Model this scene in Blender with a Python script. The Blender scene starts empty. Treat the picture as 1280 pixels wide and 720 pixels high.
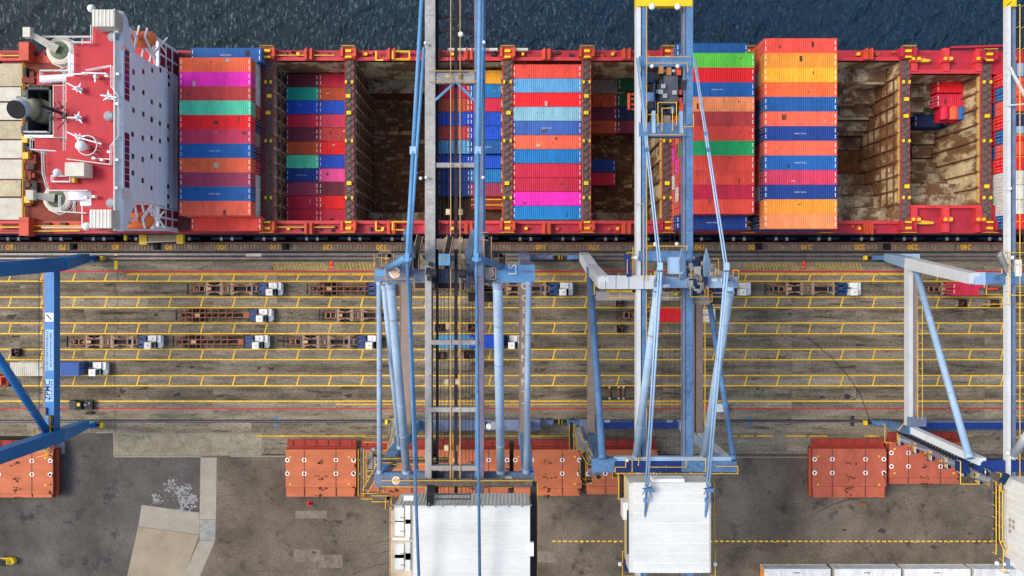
import bpy, math, random
import numpy as np
from mathutils import Vector, Matrix
random.seed(7)
S = bpy.context.scene
COL = S.collection
# ------------------------------------------------------------------ camera, world, sun, exposure
CAMZ = 150.0
K = 1000.0 / CAMZ                      # picture pixels (1280 wide) per metre on the quay
cam = bpy.data.cameras.new('camera'); camo = bpy.data.objects.new('camera', cam); COL.objects.link(camo)
camo.location = (0, 0, CAMZ); camo.rotation_euler = (0, 0, 0)
cam.sensor_width = 36; cam.lens = 36 * 1000 / 1280; cam.shift_y = -5 / 1280
cam.clip_end = 3000; cam.clip_start = 0.5
S.camera = camo
SUN_EL, SUN_AZ = math.radians(50), math.radians(285)      # azimuth clockwise from +Y (north)
w = bpy.data.worlds.new('World'); S.world = w; w.use_nodes = True
nt = w.node_tree
sky = nt.nodes.new('ShaderNodeTexSky'); sky.sky_type = 'NISHITA'; sky.sun_disc = False
sky.sun_elevation = SUN_EL; sky.sun_rotation = SUN_AZ; sky.air_density = 1.3; sky.dust_density = 3.0
bg = nt.nodes['Background']; bg.inputs[1].default_value = 0.15
nt.links.new(sky.outputs[0], bg.inputs[0])
sl = bpy.data.lights.new('sun', 'SUN'); sl.energy = 1.55; sl.angle = math.radians(22); sl.color = (1, 0.95, 0.88)
so = bpy.data.objects.new('sun', sl); COL.objects.link(so)
dv = Vector((math.sin(SUN_AZ) * math.cos(SUN_EL), math.cos(SUN_AZ) * math.cos(SUN_EL), math.sin(SUN_EL)))
so.rotation_euler = dv.to_track_quat('Z', 'Y').to_euler()
S.view_settings.view_transform = 'Standard'; S.view_settings.look = 'None'
S.view_settings.exposure = 0.56; S.view_settings.gamma = 1

# ------------------------------------------------------------------ helpers
def lin(c):
    return tuple(((v / 255) / 12.92 if v / 255 <= 0.04045 else ((v / 255 + 0.055) / 1.055) ** 2.4) for v in c)
MATS = {}
def M(name, rgb, rough=0.6, var=0.25, vs=0.6, dirt=None, metal=0.0, bump=0.0, bs=6.0, stretch=(1, 1, 1), spec=0.4, detail=6, rnd=True, fine=0.0, tyre=False, spots=0.0):
    """painted / weathered surface: rgb 0-255, var tone noise, dirt=(rgb, amount 0..1, scale)"""
    if name in MATS: return MATS[name]
    m = bpy.data.materials.new(name); MATS[name] = m; m.use_nodes = True
    t = m.node_tree; N = t.nodes; L = t.links
    b = N['Principled BSDF']; b.inputs['Roughness'].default_value = rough; b.inputs['Metallic'].default_value = metal
    b.inputs['Specular IOR Level'].default_value = spec
    tc = N.new('ShaderNodeTexCoord'); mp = N.new('ShaderNodeMapping'); mp.inputs['Scale'].default_value = stretch
    if rnd:
        oi = N.new('ShaderNodeObjectInfo'); vm = N.new('ShaderNodeVectorMath'); vm.operation = 'SCALE'
        cx = N.new('ShaderNodeCombineXYZ')
        for k in range(3): L.new(oi.outputs['Random'], cx.inputs[k])
        L.new(cx.outputs[0], vm.inputs[0]); vm.inputs['Scale'].default_value = 137.0
        va = N.new('ShaderNodeVectorMath'); L.new(tc.outputs['Object'], va.inputs[0]); L.new(vm.outputs[0], va.inputs[1])
        L.new(va.outputs[0], mp.inputs[0])
    else:
        L.new(tc.outputs['Object'], mp.inputs[0])
    n1 = N.new('ShaderNodeTexNoise'); n1.inputs['Scale'].default_value = vs; n1.inputs['Detail'].default_value = detail; n1.inputs['Roughness'].default_value = 0.65
    L.new(mp.outputs[0], n1.inputs['Vector'])
    base = lin(rgb)
    r1 = N.new('ShaderNodeValToRGB')
    r1.color_ramp.elements[0].position = 0.3; r1.color_ramp.elements[1].position = 0.7
    r1.color_ramp.elements[0].color = (*[c * (1 - var) for c in base], 1)
    r1.color_ramp.elements[1].color = (*[min(1, c * (1 + var * 0.6) + var * 0.01) for c in base], 1)
    L.new(n1.outputs['Fac'], r1.inputs[0]); cur = r1.outputs[0]
    if fine:
        n4 = N.new('ShaderNodeTexNoise'); n4.inputs['Scale'].default_value = 3.2; n4.inputs['Detail'].default_value = 8; n4.inputs['Roughness'].default_value = 0.8
        L.new(va.outputs[0] if rnd else tc.outputs['Object'], n4.inputs['Vector'])
        r4 = N.new('ShaderNodeMapRange'); r4.inputs['From Min'].default_value = 0.3; r4.inputs['From Max'].default_value = 0.7
        r4.inputs['To Min'].default_value = 1 - fine; r4.inputs['To Max'].default_value = 1 + fine * .8; L.new(n4.outputs['Fac'], r4.inputs[0])
        mm = N.new('ShaderNodeVectorMath'); mm.operation = 'SCALE'; L.new(cur, mm.inputs[0]); L.new(r4.outputs[0], mm.inputs['Scale']); cur = mm.outputs[0]
    if dirt:
        n2 = N.new('ShaderNodeTexNoise'); n2.inputs['Scale'].default_value = dirt[2]; n2.inputs['Detail'].default_value = 8; n2.inputs['Roughness'].default_value = 0.72
        L.new(mp.outputs[0], n2.inputs['Vector'])
        r2 = N.new('ShaderNodeValToRGB'); p = 0.78 - 0.42 * dirt[1]
        r2.color_ramp.elements[0].position = p; r2.color_ramp.elements[1].position = p + 0.09
        r2.color_ramp.elements[0].color = (0, 0, 0, 1); r2.color_ramp.elements[1].color = (0.85, 0.85, 0.85, 1)
        L.new(n2.outputs['Fac'], r2.inputs[0])
        mx = N.new('ShaderNodeMix'); mx.data_type = 'RGBA'; L.new(r2.outputs[0], mx.inputs[0]); L.new(cur, mx.inputs[6])
        mx.inputs[7].default_value = (*lin(dirt[0]), 1); cur = mx.outputs[2]
    if spots:
        n5 = N.new('ShaderNodeTexNoise'); n5.inputs['Scale'].default_value = 1.1; n5.inputs['Detail'].default_value = 6; n5.inputs['Roughness'].default_value = .6
        L.new(va.outputs[0] if rnd else tc.outputs['Object'], n5.inputs['Vector'])
        r5 = N.new('ShaderNodeMapRange'); r5.inputs['From Min'].default_value = .62; r5.inputs['From Max'].default_value = .7; r5.inputs['To Min'].default_value = 1; r5.inputs['To Max'].default_value = 1 - spots
        L.new(n5.outputs['Fac'], r5.inputs[0]); m5 = N.new('ShaderNodeVectorMath'); m5.operation = 'SCALE'; L.new(cur, m5.inputs[0]); L.new(r5.outputs[0], m5.inputs['Scale']); cur = m5.outputs[0]
    if tyre:      # rubber worn into the two wheel paths of a lane
        sp = N.new('ShaderNodeSeparateXYZ'); L.new(tc.outputs['Object'], sp.inputs[0])
        ab = N.new('ShaderNodeMath'); ab.operation = 'ABSOLUTE'; L.new(sp.outputs[1], ab.inputs[0])
        dd = N.new('ShaderNodeMath'); dd.operation = 'SUBTRACT'; L.new(ab.outputs[0], dd.inputs[0]); dd.inputs[1].default_value = .45
        d2 = N.new('ShaderNodeMath'); d2.operation = 'ABSOLUTE'; L.new(dd.outputs[0], d2.inputs[0])
        r6 = N.new('ShaderNodeMapRange'); r6.interpolation_type = 'SMOOTHSTEP'; r6.inputs['From Min'].default_value = .15; r6.inputs['From Max'].default_value = .95; r6.inputs['To Min'].default_value = .62; r6.inputs['To Max'].default_value = 1
        L.new(d2.outputs[0], r6.inputs[0])
        n6 = N.new('ShaderNodeTexNoise'); n6.inputs['Scale'].default_value = .22; n6.inputs['Detail'].default_value = 4; L.new(va.outputs[0], n6.inputs['Vector'])
        r7 = N.new('ShaderNodeMapRange'); r7.inputs['From Min'].default_value = .38; r7.inputs['From Max'].default_value = .62; L.new(n6.outputs['Fac'], r7.inputs[0])
        mx7 = N.new('ShaderNodeMix'); L.new(r7.outputs[0], mx7.inputs[0]); mx7.inputs[2].default_value = 1.0; L.new(r6.outputs[0], mx7.inputs[3])
        m7 = N.new('ShaderNodeVectorMath'); m7.operation = 'SCALE'; L.new(cur, m7.inputs[0]); L.new(mx7.outputs[0], m7.inputs['Scale']); cur = m7.outputs[0]
    if rnd:
        rr_ = N.new('ShaderNodeMapRange'); rr_.inputs['To Min'].default_value = .88; rr_.inputs['To Max'].default_value = 1.08; L.new(oi.outputs['Random'], rr_.inputs[0])
        m8 = N.new('ShaderNodeVectorMath'); m8.operation = 'SCALE'; L.new(cur, m8.inputs[0]); L.new(rr_.outputs[0], m8.inputs['Scale']); cur = m8.outputs[0]
    L.new(cur, b.inputs['Base Color'])
    if bump:
        n3 = N.new('ShaderNodeTexNoise'); n3.inputs['Scale'].default_value = bs; n3.inputs['Detail'].default_value = 5
        L.new(mp.outputs[0], n3.inputs['Vector'])
        bp = N.new('ShaderNodeBump'); bp.inputs['Strength'].default_value = bump; bp.inputs['Distance'].default_value = 0.1
        L.new(n3.outputs['Fac'], bp.inputs['Height']); L.new(bp.outputs[0], b.inputs['Normal'])
    return m

def kz(h): return CAMZ / (CAMZ - h)
def P(px, py, h=0.0):
    """the world point at height h that stands at this place of the port's plan"""
    s = K * kz(h)
    return Vector(((px - 640) / s, (355 - py) / s, h))
def WX(v): return v / K
def WY(v): return -v / K

SMALL = set('''handrail roof_rib roof_fitting deck_fitting deck_pipe funnel_pipes radar_mast ring_rail wall_seam deck_machinery yellow_locker dark_opening edge_beam stringer
corner_frame antenna_mast stanchion_box bridge_head deck_opening bay_ticks dashed_line hatched_marking kerb_edge fender_belt canopy_hatch davit sleeper cable lattice wheel_cluster wheels cross_member
small_fittings stair_treads roof_seam guide_rail locking_pin trench_gap festoon rung gusset sheave_drum rubber_cone bracket emblem_stripe machinery_block'''.split())
SPLIT = set('seam_bar house_base boat_deck side_deck hatch_deck hatch_coaming hull_side hull_strake wing_bracket white_catwalk'.split())
class MB:
    def __init__(s): s.v = []; s.f = []
    def add(s, vs, fs):
        s.n = getattr(s, 'n', 0) + 1; s.gr = getattr(s, 'gr', []) + [(len(s.v), len(s.f))]; o = len(s.v); s.v += [tuple(a) for a in vs]; s.f += [tuple(i + o for i in f) for f in fs]; return s
    def box(s, x0, x1, y0, y1, z0, z1):
        if x0 > x1: x0, x1 = x1, x0
        if y0 > y1: y0, y1 = y1, y0
        if z0 > z1: z0, z1 = z1, z0
        return s.add([(x0, y0, z0), (x1, y0, z0), (x1, y1, z0), (x0, y1, z0), (x0, y0, z1), (x1, y0, z1), (x1, y1, z1), (x0, y1, z1)],
                     [(3, 2, 1, 0), (4, 5, 6, 7), (0, 1, 5, 4), (1, 2, 6, 5), (2, 3, 7, 6), (3, 0, 4, 7)])
    def cbox(s, c, sx, sy, sz): return s.box(c[0] - sx / 2, c[0] + sx / 2, c[1] - sy / 2, c[1] + sy / 2, c[2] - sz / 2, c[2] + sz / 2)
    def beam(s, a, b, w, h, w2=None, h2=None):
        a = Vector(a); b = Vector(b); d = (b - a).normalized()
        up = Vector((0, 0, 1)) if abs(d.z) < 0.95 else Vector((0, 1, 0))
        x = d.cross(up).normalized(); y = x.cross(d).normalized()
        w2 = w if w2 is None else w2; h2 = h if h2 is None else h2
        vs = [p + x * i * ww / 2 + y * j * hh / 2 for p, ww, hh in ((a, w, h), (b, w2, h2)) for i, j in ((-1, -1), (1, -1), (1, 1), (-1, 1))]
        return s.add(vs, [(3, 2, 1, 0), (4, 5, 6, 7), (0, 1, 5, 4), (1, 2, 6, 5), (2, 3, 7, 6), (3, 0, 4, 7)])
    def tube(s, a, b, r, n=10, r2=None, cap=True):
        a = Vector(a); b = Vector(b); d = (b - a)
        if d.length < 1e-6: return s
        d.normalize(); up = Vector((0, 0, 1)) if abs(d.z) < 0.95 else Vector((0, 1, 0))
        x = d.cross(up).normalized(); y = x.cross(d); r2 = r if r2 is None else r2; vs = []
        for p, rr in ((a, r), (b, r2)):
            for i in range(n):
                t = 2 * math.pi * i / n; vs.append(p + x * math.cos(t) * rr + y * math.sin(t) * rr)
        fs = [(i, (i + 1) % n, n + (i + 1) % n, n + i) for i in range(n)]
        if cap: fs += [tuple(range(n))[::-1], tuple(range(n, 2 * n))]
        return s.add(vs, fs)
    def prism(s, poly, z0, z1):
        n = len(poly)
        ar = sum(poly[i][0] * poly[(i + 1) % n][1] - poly[(i + 1) % n][0] * poly[i][1] for i in range(n))
        if ar < 0: poly = poly[::-1]
        return s.add([(p[0], p[1], z0) for p in poly] + [(p[0], p[1], z1) for p in poly],
                     [tuple(range(n))[::-1], tuple(range(n, 2 * n))] + [(i, (i + 1) % n, n + (i + 1) % n, n + i) for i in range(n)])
    def quad(s, a, b, c, d): return s.add([a, b, c, d], [(0, 1, 2, 3)])
    def lathe(s, c, prof, n=16, axis='z'):
        vs = []
        for (r, h) in prof:
            for i in range(n):
                t = 2 * math.pi * i / n; q = (math.cos(t) * r, math.sin(t) * r, h)
                if axis == 'x': q = (q[2], q[0], q[1])
                if axis == 'y': q = (q[0], q[2], q[1])
                vs.append((c[0] + q[0], c[1] + q[1], c[2] + q[2]))
        fs = []
        for k in range(len(prof) - 1):
            for i in range(n):
                fs.append((k * n + i, k * n + (i + 1) % n, (k + 1) * n + (i + 1) % n, (k + 1) * n + i))
        fs += [tuple(range(n))[::-1], tuple(range((len(prof) - 1) * n, len(prof) * n))]
        return s.add(vs, fs)
    def rail(s, pts, h=1.05, r=0.06, step=2.0, mid=True, n=4):
        pts = [Vector(p) for p in pts]
        for a, b in zip(pts, pts[1:]):
            z = Vector((0, 0, h)); s.tube(a + z, b + z, r, n, cap=False)
            if mid: s.tube(a + z * .5, b + z * .5, r * .7, n, cap=False)
            k = max(1, int((b - a).length / step))
            for i in range(k + 1):
                p = a.lerp(b, i / k); s.tube(p, p + z, r * .8, n, cap=False)
        return s
    def mesh(s, name, off=(0, 0, 0), smooth=False):
        me = bpy.data.meshes.new(name)
        if any(off): s.v = [(a - off[0], b - off[1], c - off[2]) for a, b, c in s.v]
        me.from_pydata(s.v, [], s.f); me.update()
        if smooth: me.polygons.foreach_set('use_smooth', [True] * len(me.polygons))
        return me
    def build(s, name, mat, parent=None, smooth=False, **kw):
        if name in SPLIT and len(getattr(s, 'gr', [])) > 1:
            g_ = s.gr + [(len(s.v), len(s.f))]
            for (v0, f0), (v1, f1) in zip(g_, g_[1:]):
                q = MB(); q.add(s.v[v0:v1], [tuple(i - v0 for i in f) for f in s.f[f0:f1]]); o = q.build(name, mat, parent, smooth, **kw)
            return o
        off = wloc(parent) if parent else (0, 0, 0)
        me = s.mesh(name, off, smooth); me.materials.append(mat)
        o = bpy.data.objects.new(name, me); COL.objects.link(o)
        if parent: o.parent = parent
        if parent and getattr(s, 'n', 0) > 1 and name in SMALL: o['kind'] = 'stuff'
        for k, v in kw.items(): o[k] = v
        return o
def wloc(o):
    v = Vector((0, 0, 0))
    while o: v = v + o.location; o = o.parent
    return tuple(v)
def thing(name, label, cat, loc=(0, 0, 0), group=None):
    o = bpy.data.objects.new(name, None); COL.objects.link(o); o.location = loc; o.empty_display_size = 0.3
    o['label'] = label; o['category'] = cat
    if group: o['group'] = group
    return o
def tag(o, label, cat, group=None):
    o['label'] = label; o['category'] = cat
    if group: o['group'] = group
    return o
def struct(name, mb, mat, parent=None, **kw):
    o = mb.build(name, mat, parent, **kw)
    if not parent: o['kind'] = 'structure'
    return o
def inst(me, name, parent=None, loc=(0, 0, 0), mat=None, rz=0, **kw):
    o = bpy.data.objects.new(name, me); COL.objects.link(o); o.location = loc; o.rotation_euler = (0, 0, rz)
    if parent: o.parent = parent
    if mat: o.material_slots[0].link = 'OBJECT'; o.material_slots[0].material = mat
    for k, v in kw.items(): o[k] = v
    return o
def text(body, size, loc, rot, mat, parent, name='lettering', ext=0.003, align='CENTER', sp=1.0, bold=0.0):
    c = bpy.data.curves.new(name, 'FONT'); c.body = body; c.size = size; c.extrude = ext; c.align_x = align; c.align_y = 'CENTER'
    c.space_character = sp; c.offset = bold; c.resolution_u = 3; c.materials.append(mat)
    tmp = bpy.data.objects.new(name, c); me = bpy.data.meshes.new_from_object(tmp); bpy.data.objects.remove(tmp)
    if not me.materials: me.materials.append(mat)
    o = bpy.data.objects.new(name, me); COL.objects.link(o); o.rotation_euler = rot
    if parent:
        o.parent = parent; wl = wloc(parent); o.location = [loc[i] - wl[i] for i in range(3)]
    else: o.location = loc
    return o
ORD = ['', 'first', 'second', 'third', 'fourth', 'fifth', 'sixth', 'seventh', 'eighth', 'ninth', 'tenth', 'eleventh', 'twelfth', 'thirteenth']

# ------------------------------------------------------------------ materials
SOOT = (38, 34, 32)
m_lane = M('lane_slab', (128, 117, 98), .92, .6, .45, ((46, 40, 36), .56, .6), bump=.6, bs=8, stretch=(.16, 1.6, 1), detail=10, fine=.7, spec=.2, tyre=True, spots=.3)
m_conc = M('concrete_slab', (136, 125, 106), .92, .5, .5, ((58, 52, 48), .5, .8), bump=.6, bs=8, stretch=(.22, 1.5, 1), detail=10, fine=.66, spec=.2, spots=.3)
m_conc2 = M('concrete_light', (142, 134, 112), .92, .35, .5, ((98, 92, 80), .5, .9), bump=.4, fine=.45, detail=10, spec=.2)
m_concn = M('concrete_new', (148, 141, 126), .9, .14, .4, ((140, 132, 118), .35, .7), bump=.2, fine=.12)
m_asph = M('asphalt_brown', (110, 99, 85), .94, .6, .09, ((56, 49, 44), .52, .2), bump=.6, bs=5, detail=12, fine=.6, rnd=False, spec=.2, spots=.35)
m_asphd = M('asphalt_dark', (90, 85, 80), .94, .55, .12, ((52, 50, 52), .55, .22), bump=.5, fine=.5, rnd=False, detail=10, spec=.2)
m_gap = M('joint_dark', (40, 36, 32), .95, .3)
m_yel = M('yellow_line', (252, 190, 8), .7, .25, 1.2, ((150, 118, 50), .38, .9), fine=.25)
m_yel2 = M('yellow_worn', (215, 165, 40), .8, .3, 1.0, ((128, 108, 74), .55, 1.3), fine=.3)
m_hatch = M('yellow_hatch_worn', (186, 158, 62), .85, .3, 1.0, ((110, 98, 72), .62, 1.6), fine=.35)
m_red = M('red_line', (196, 14, 34), .7, .2, 1.0, ((120, 60, 60), .2, 1.4))
m_white = M('white_paint', (214, 214, 210), .55, .12, .4, ((150, 140, 120), .18, .8), rnd=True)
m_whited = M('white_dirty', (200, 194, 178), .7, .2, .5, ((120, 100, 74), .42, .8), fine=.1)
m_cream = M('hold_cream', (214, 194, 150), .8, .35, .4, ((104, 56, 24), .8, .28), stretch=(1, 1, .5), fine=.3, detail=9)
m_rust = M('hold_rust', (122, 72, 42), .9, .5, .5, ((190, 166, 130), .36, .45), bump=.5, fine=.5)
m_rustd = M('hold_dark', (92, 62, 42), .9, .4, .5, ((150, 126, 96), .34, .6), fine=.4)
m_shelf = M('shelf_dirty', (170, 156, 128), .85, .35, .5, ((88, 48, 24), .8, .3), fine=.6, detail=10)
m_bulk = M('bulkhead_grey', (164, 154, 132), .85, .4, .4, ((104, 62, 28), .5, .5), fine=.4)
m_hull = M('hull_dark', (26, 30, 42), .5, .3, .4)
m_deck = M('deck_crimson', (172, 38, 54), .6, .3, .5, ((112, 34, 36), .4, .8), fine=.2)
m_coam = M('coaming_red', (206, 58, 62), .6, .25, .6, ((130, 52, 40), .35, 1.1), fine=.15)
m_orng = M('bracket_orange', (198, 72, 44), .6, .3, 1.0, ((120, 50, 30), .4, 1.6))
m_deckb = M('deck_rusty', (132, 58, 40), .8, .4, .5, ((88, 46, 32), .45, .7), fine=.3)
m_roofr = M('house_deck_red', (178, 32, 44), .65, .22, .35, ((132, 30, 38), .42, .5), fine=.18)
m_housew = M('house_wall', (232, 238, 248), .5, .06, .2, stretch=(1, 2, .2))
m_offw = M('railing_white', (232, 230, 226), .5, .1)
m_yr = M('railing_yellow', (226, 178, 44), .55, .2, .8)
m_ybox = M('yellow_steel', (240, 196, 24), .55, .15, .9, ((140, 100, 40), .2, 1.6))
m_grate = M('grating', (104, 92, 84), .85, .45, 1.5, ((52, 42, 40), .5, 1.7), fine=.4)
m_grated = M('grating_dark', (48, 42, 44), .85, .4, 1.5)
m_dark = M('dark_machinery', (44, 42, 46), .7, .4, 1.0, ((88, 70, 52), .3, 2.0))
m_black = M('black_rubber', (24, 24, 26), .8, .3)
m_blk2 = M('dark_opening', (20, 20, 24), .6, .2)
m_glass = M('window_glass', (44, 52, 66), .12, .1, spec=.6)
m_glassr = M('bridge_glass', (112, 30, 62), .15, .15, spec=.6)
m_life = M('lifeboat_orange', (238, 116, 52), .45, .15, .8, ((180, 80, 40), .2, 1.4))
m_steel = M('rail_steel', (120, 120, 128), .4, .3, .8, ((70, 60, 56), .3, 1.4), metal=.5)
m_navyp = M('navy_panel', (6, 34, 66), .6, .4, .6, ((30, 40, 50), .4, 1.0))
m_grey = M('grey_paint', (150, 152, 156), .6, .2, .6, ((110, 96, 80), .3, .9))
m_trail = M('trailer_rust', (134, 86, 60), .8, .35, 1.2, ((72, 54, 46), .45, 1.6))
m_trail2 = M('trailer_grey', (156, 132, 112), .8, .3, 1.2, ((96, 66, 50), .4, 1.6))
m_cab = M('cab_white', (226, 226, 222), .5, .12, .8, ((150, 146, 140), .15, 1.2))
m_tblue = M('tractor_blue', (6, 56, 104), .5, .3, 1.0)
m_cover = M('hatch_cover', (184, 100, 62), .75, .22, .35, ((120, 62, 44), .3, .9), fine=.22, stretch=(.5, 1.5, 1))
m_coverr = M('hatch_cover_red', (184, 92, 66), .75, .25, .35, ((128, 60, 52), .3, .9), fine=.22, stretch=(1.5, .5, 1))
m_coverd = M('hatch_cover_side', (150, 44, 30), .75, .3, .6, ((84, 36, 26), .35, 1.0), fine=.2)
m_c1 = M('crane_blue_pale', (92, 146, 190), .5, .14, .25, ((176, 192, 204), .26, .5), fine=.08)
m_c1g = M('crane_grey_blue', (104, 116, 140), .6, .3, .5, ((92, 74, 66), .42, .8), fine=.25)
m_c1w = M('crane_tube_white', (150, 172, 194), .55, .2, .3, ((106, 142, 184), .45, .4), fine=.14, spots=.2)
m_purp = M('crane_purple_grey', (112, 104, 124), .7, .25, .5, ((86, 76, 84), .4, .7), fine=.2)
m_c1r = M('crane_girder_grey', (158, 155, 152), .65, .25, .4, ((104, 98, 92), .45, .7), fine=.25)
m_brown = M('crane_beam_brown', (138, 120, 108), .75, .2, .4, ((104, 88, 78), .35, .8), fine=.15)
m_c2 = M('crane_steel_blue', (84, 122, 162), .6, .3, .4, ((48, 74, 112), .5, .6), fine=.2)
m_c2l = M('crane_pale_blue', (150, 178, 206), .5, .14, .3, ((112, 150, 190), .3, .5))
m_c2w = M('crane_white_grey', (196, 200, 202), .6, .12, .3, ((150, 156, 166), .3, .6))
m_c3 = M('crane_blue_strong', (28, 112, 176), .45, .14, .3, ((18, 74, 150), .3, .5))
m_royal = M('sill_royal_blue', (10, 46, 112), .6, .25, .4, ((20, 34, 84), .4, .9), fine=.15)
m_roofw = M('machinery_roof', (214, 214, 208), .7, .14, .25, ((160, 148, 124), .34, .5), fine=.1, stretch=(.5, 1.6, 1), spots=.08)
m_txt = M('lettering_dark', (24, 46, 96), .6, .1)
m_txtw = M('lettering_white', (226, 226, 222), .6, .1)
m_txty = M('lettering_yellow', (236, 176, 20), .7, .25, 1.5, ((150, 110, 40), .3, 2.0))

CC = {}
def cmat(key, rgb, rust=.2, dirtc=None):
    d = dirtc or tuple(int(c * .45 + 18) for c in rgb)
    CC[key] = M('container_' + key, rgb, .6, .24, .5, (d, rust * 1.25 + .02, .8), fine=.16, stretch=(1.5, .45, 1), detail=9, spots=.3 if rust > .15 else .12)
for k_, c_, r_ in [('blue', (0, 88, 158), .25), ('royal', (0, 72, 190), .18), ('deepblue', (0, 56, 134), .2), ('navy', (0, 34, 82), .25),
                ('skyblue', (84, 152, 196), .25), ('azure', (0, 120, 188), .3), ('paleblue', (132, 180, 196), .3), ('slateblue', (52, 92, 164), .3),
                ('orange', (240, 100, 56), .3), ('salmon', (244, 98, 68), .34), ('amber', (250, 148, 42), .15), ('tangerine', (240, 96, 44), .28), ('lightorange', (246, 140, 84), .32),
                ('magenta', (240, 28, 176), .05), ('pink', (228, 74, 146), .2), ('brickred', (194, 58, 54), .36), ('coral', (228, 70, 52), .36), ('red', (238, 10, 24), .08), ('crimson', (196, 22, 58), .22),
                ('rose', (206, 50, 86), .25), ('plum', (152, 48, 80), .22), ('maroon', (108, 26, 50), .28), ('rust', (190, 74, 34), .3), ('mint', (82, 204, 160), .2), ('teal', (14, 160, 138), .25),
                ('lime', (100, 212, 62), .25), ('green', (20, 166, 92), .25), ('darkgreen', (10, 88, 52), .22), ('white', (216, 216, 212), .22), ('greydirty', (146, 136, 122), .5), ('beige', (196, 190, 172), .3), ('yellow', (246, 168, 30), .2)]:
    cmat(k_, c_, r_)
cdisp = dict(blue='blue', royal='royal blue', deepblue='deep blue', navy='navy blue', skyblue='sky blue', azure='bright azure blue', paleblue='rust-streaked pale blue', slateblue='slate blue',
             orange='orange', salmon='salmon', amber='amber', tangerine='tangerine', lightorange='light orange', magenta='magenta', pink='pink', brickred='brick red', coral='coral red', red='bright red',
             crimson='crimson', rose='rose red', plum='plum', maroon='maroon', rust='rust brown', mint='mint green', teal='teal', lime='lime green', green='green', darkgreen='dark green',
             white='white', greydirty='dirty grey', beige='beige', yellow='yellow')

# ------------------------------------------------------------------ container meshes
CW, CH, PY_ = 2.44, 2.59, 0
def container_meshes(Lc):
    hx, hy = Lc / 2, CW / 2
    roof = MB(); n = int(Lc / 0.36)
    xs = []
    x = -hx + .12; st = (Lc - .24) / n
    for i in range(n):
        x0 = x + i * st
        xs += [(x0, 0), (x0 + st * .22, .0), (x0 + st * .42, .045), (x0 + st * .8, .045)]
    xs.append((hx - .12, 0))
    vs = []
    for (xx, dz) in xs: vs += [(xx, -hy + .09, CH - .05 + dz), (xx, hy - .09, CH - .05 + dz)]
    roof.add(vs, [(2 * i, 2 * i + 2, 2 * i + 3, 2 * i + 1) for i in range(len(xs) - 1)])
    for sy in (-1, 1): roof.box(-hx + .02, hx - .02, sy * (hy - .1), sy * (hy - .003), CH - .13, CH - .012)
    for sx in (-1, 1): roof.box(sx * (hx - .13), sx * (hx - .003), -hy + .1, hy - .1, CH - .13, CH - .014)
    body = MB(); n = int(Lc / 0.5); st = (Lc - .3) / n
    for sy in (-1, 1):
        prof = []
        for i in range(n):
            x0 = -hx + .15 + i * st
            prof += [(x0, .04), (x0 + st * .25, .04), (x0 + st * .5, .075), (x0 + st * .75, .075)]
        prof.append((hx - .15, .04)); vs = []
        for xx, d in prof: vs += [(xx, sy * (hy - d), .14), (xx, sy * (hy - d), CH - .12)]
        fs = [(2 * i, 2 * i + 2, 2 * i + 3, 2 * i + 1) if sy < 0 else (2 * i + 1, 2 * i + 3, 2 * i + 2, 2 * i) for i in range(len(prof) - 1)]
        body.add(vs, fs)
        body.box(-hx + .02, hx - .02, sy * (hy - .09), sy * (hy - .004), .0, .15)
        for sx in (-1, 1): body.box(sx * (hx - .16), sx * (hx - .005), sy * (hy - .12), sy * (hy - .005), .02, CH - .02)
    body.box(-hx + .1, hx - .1, -hy + .12, hy - .12, .08, .16)
    door = MB()      # local: lies in the plane x = 0, faces +x
    for sy in (-1, 1): door.box(-.06, -.01, .015 * sy, sy * (hy - .11), .12, CH - .1)
    bars = MB()
    for yy in (-.85, -.35, .35, .85):
        bars.tube((.02, yy, .1), (.02, yy, CH - .08), .03, 5); bars.box(0, .05, yy - .1, yy + .1, 1.05, 1.15)
        for zz in (.35, 1.5, 2.2): bars.box(-.005, .04, yy - .06, yy + .06, zz, zz + .1)
    cast = MB()
    for sx in (-1, 1):
        for sy in (-1, 1):
            for z0 in (0, CH - .118): cast.box(sx * (hx - .178), sx * (hx + .004), sy * (hy - .162), sy * (hy + .004), z0 - (.002 if z0 == 0 else 0), z0 + .122)
    mark = MB()
    for sx in (-1, 1):
        for j in range(-2, 3): 
            if j != 0: mark.box(sx * (hx - .36), sx * (hx - .22), j * .34 - .13, j * .34 + .13, CH - .004, CH + .006)
    dash = MB()
    for i in range(7): 
        dash.box(-.98 + i * .28, -.98 + i * .28 + (.2 if i != 3 else .08), -.09, -.03, CH - .003, CH + .006)
        dash.box(-.98 + i * .28, -.98 + i * .28 + .05, -.09, .1 + (i % 3) * .02, CH - .003, CH + .006)
    out = {}
    for nm, mb in (('roof', roof), ('body', body), ('door', door), ('locking_bars', bars), ('corner_castings', cast), ('roof_marking', mark), ('lettering', dash)):
        me = mb.mesh(nm + '_mesh'); me.materials.append(m_grey); out[nm] = me
    return out
CM = {12.19: container_meshes(12.19), 6.06: container_meshes(6.06)}
m_bar = M('locking_bar', (170, 168, 164), .5, .2)
NCON = [0]
pm_ = MB().box(-.5, .5, -.5, .5, 0, .012).mesh('patch'); pm_.materials.append(m_grey)
M_PATCH = [M('patch_rust', (120, 66, 44), .85, .4, 1.5), M('patch_dark', (70, 52, 50), .85, .4, 1.5), M('patch_pale', (186, 170, 156), .8, .3, 1.5)]
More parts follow.
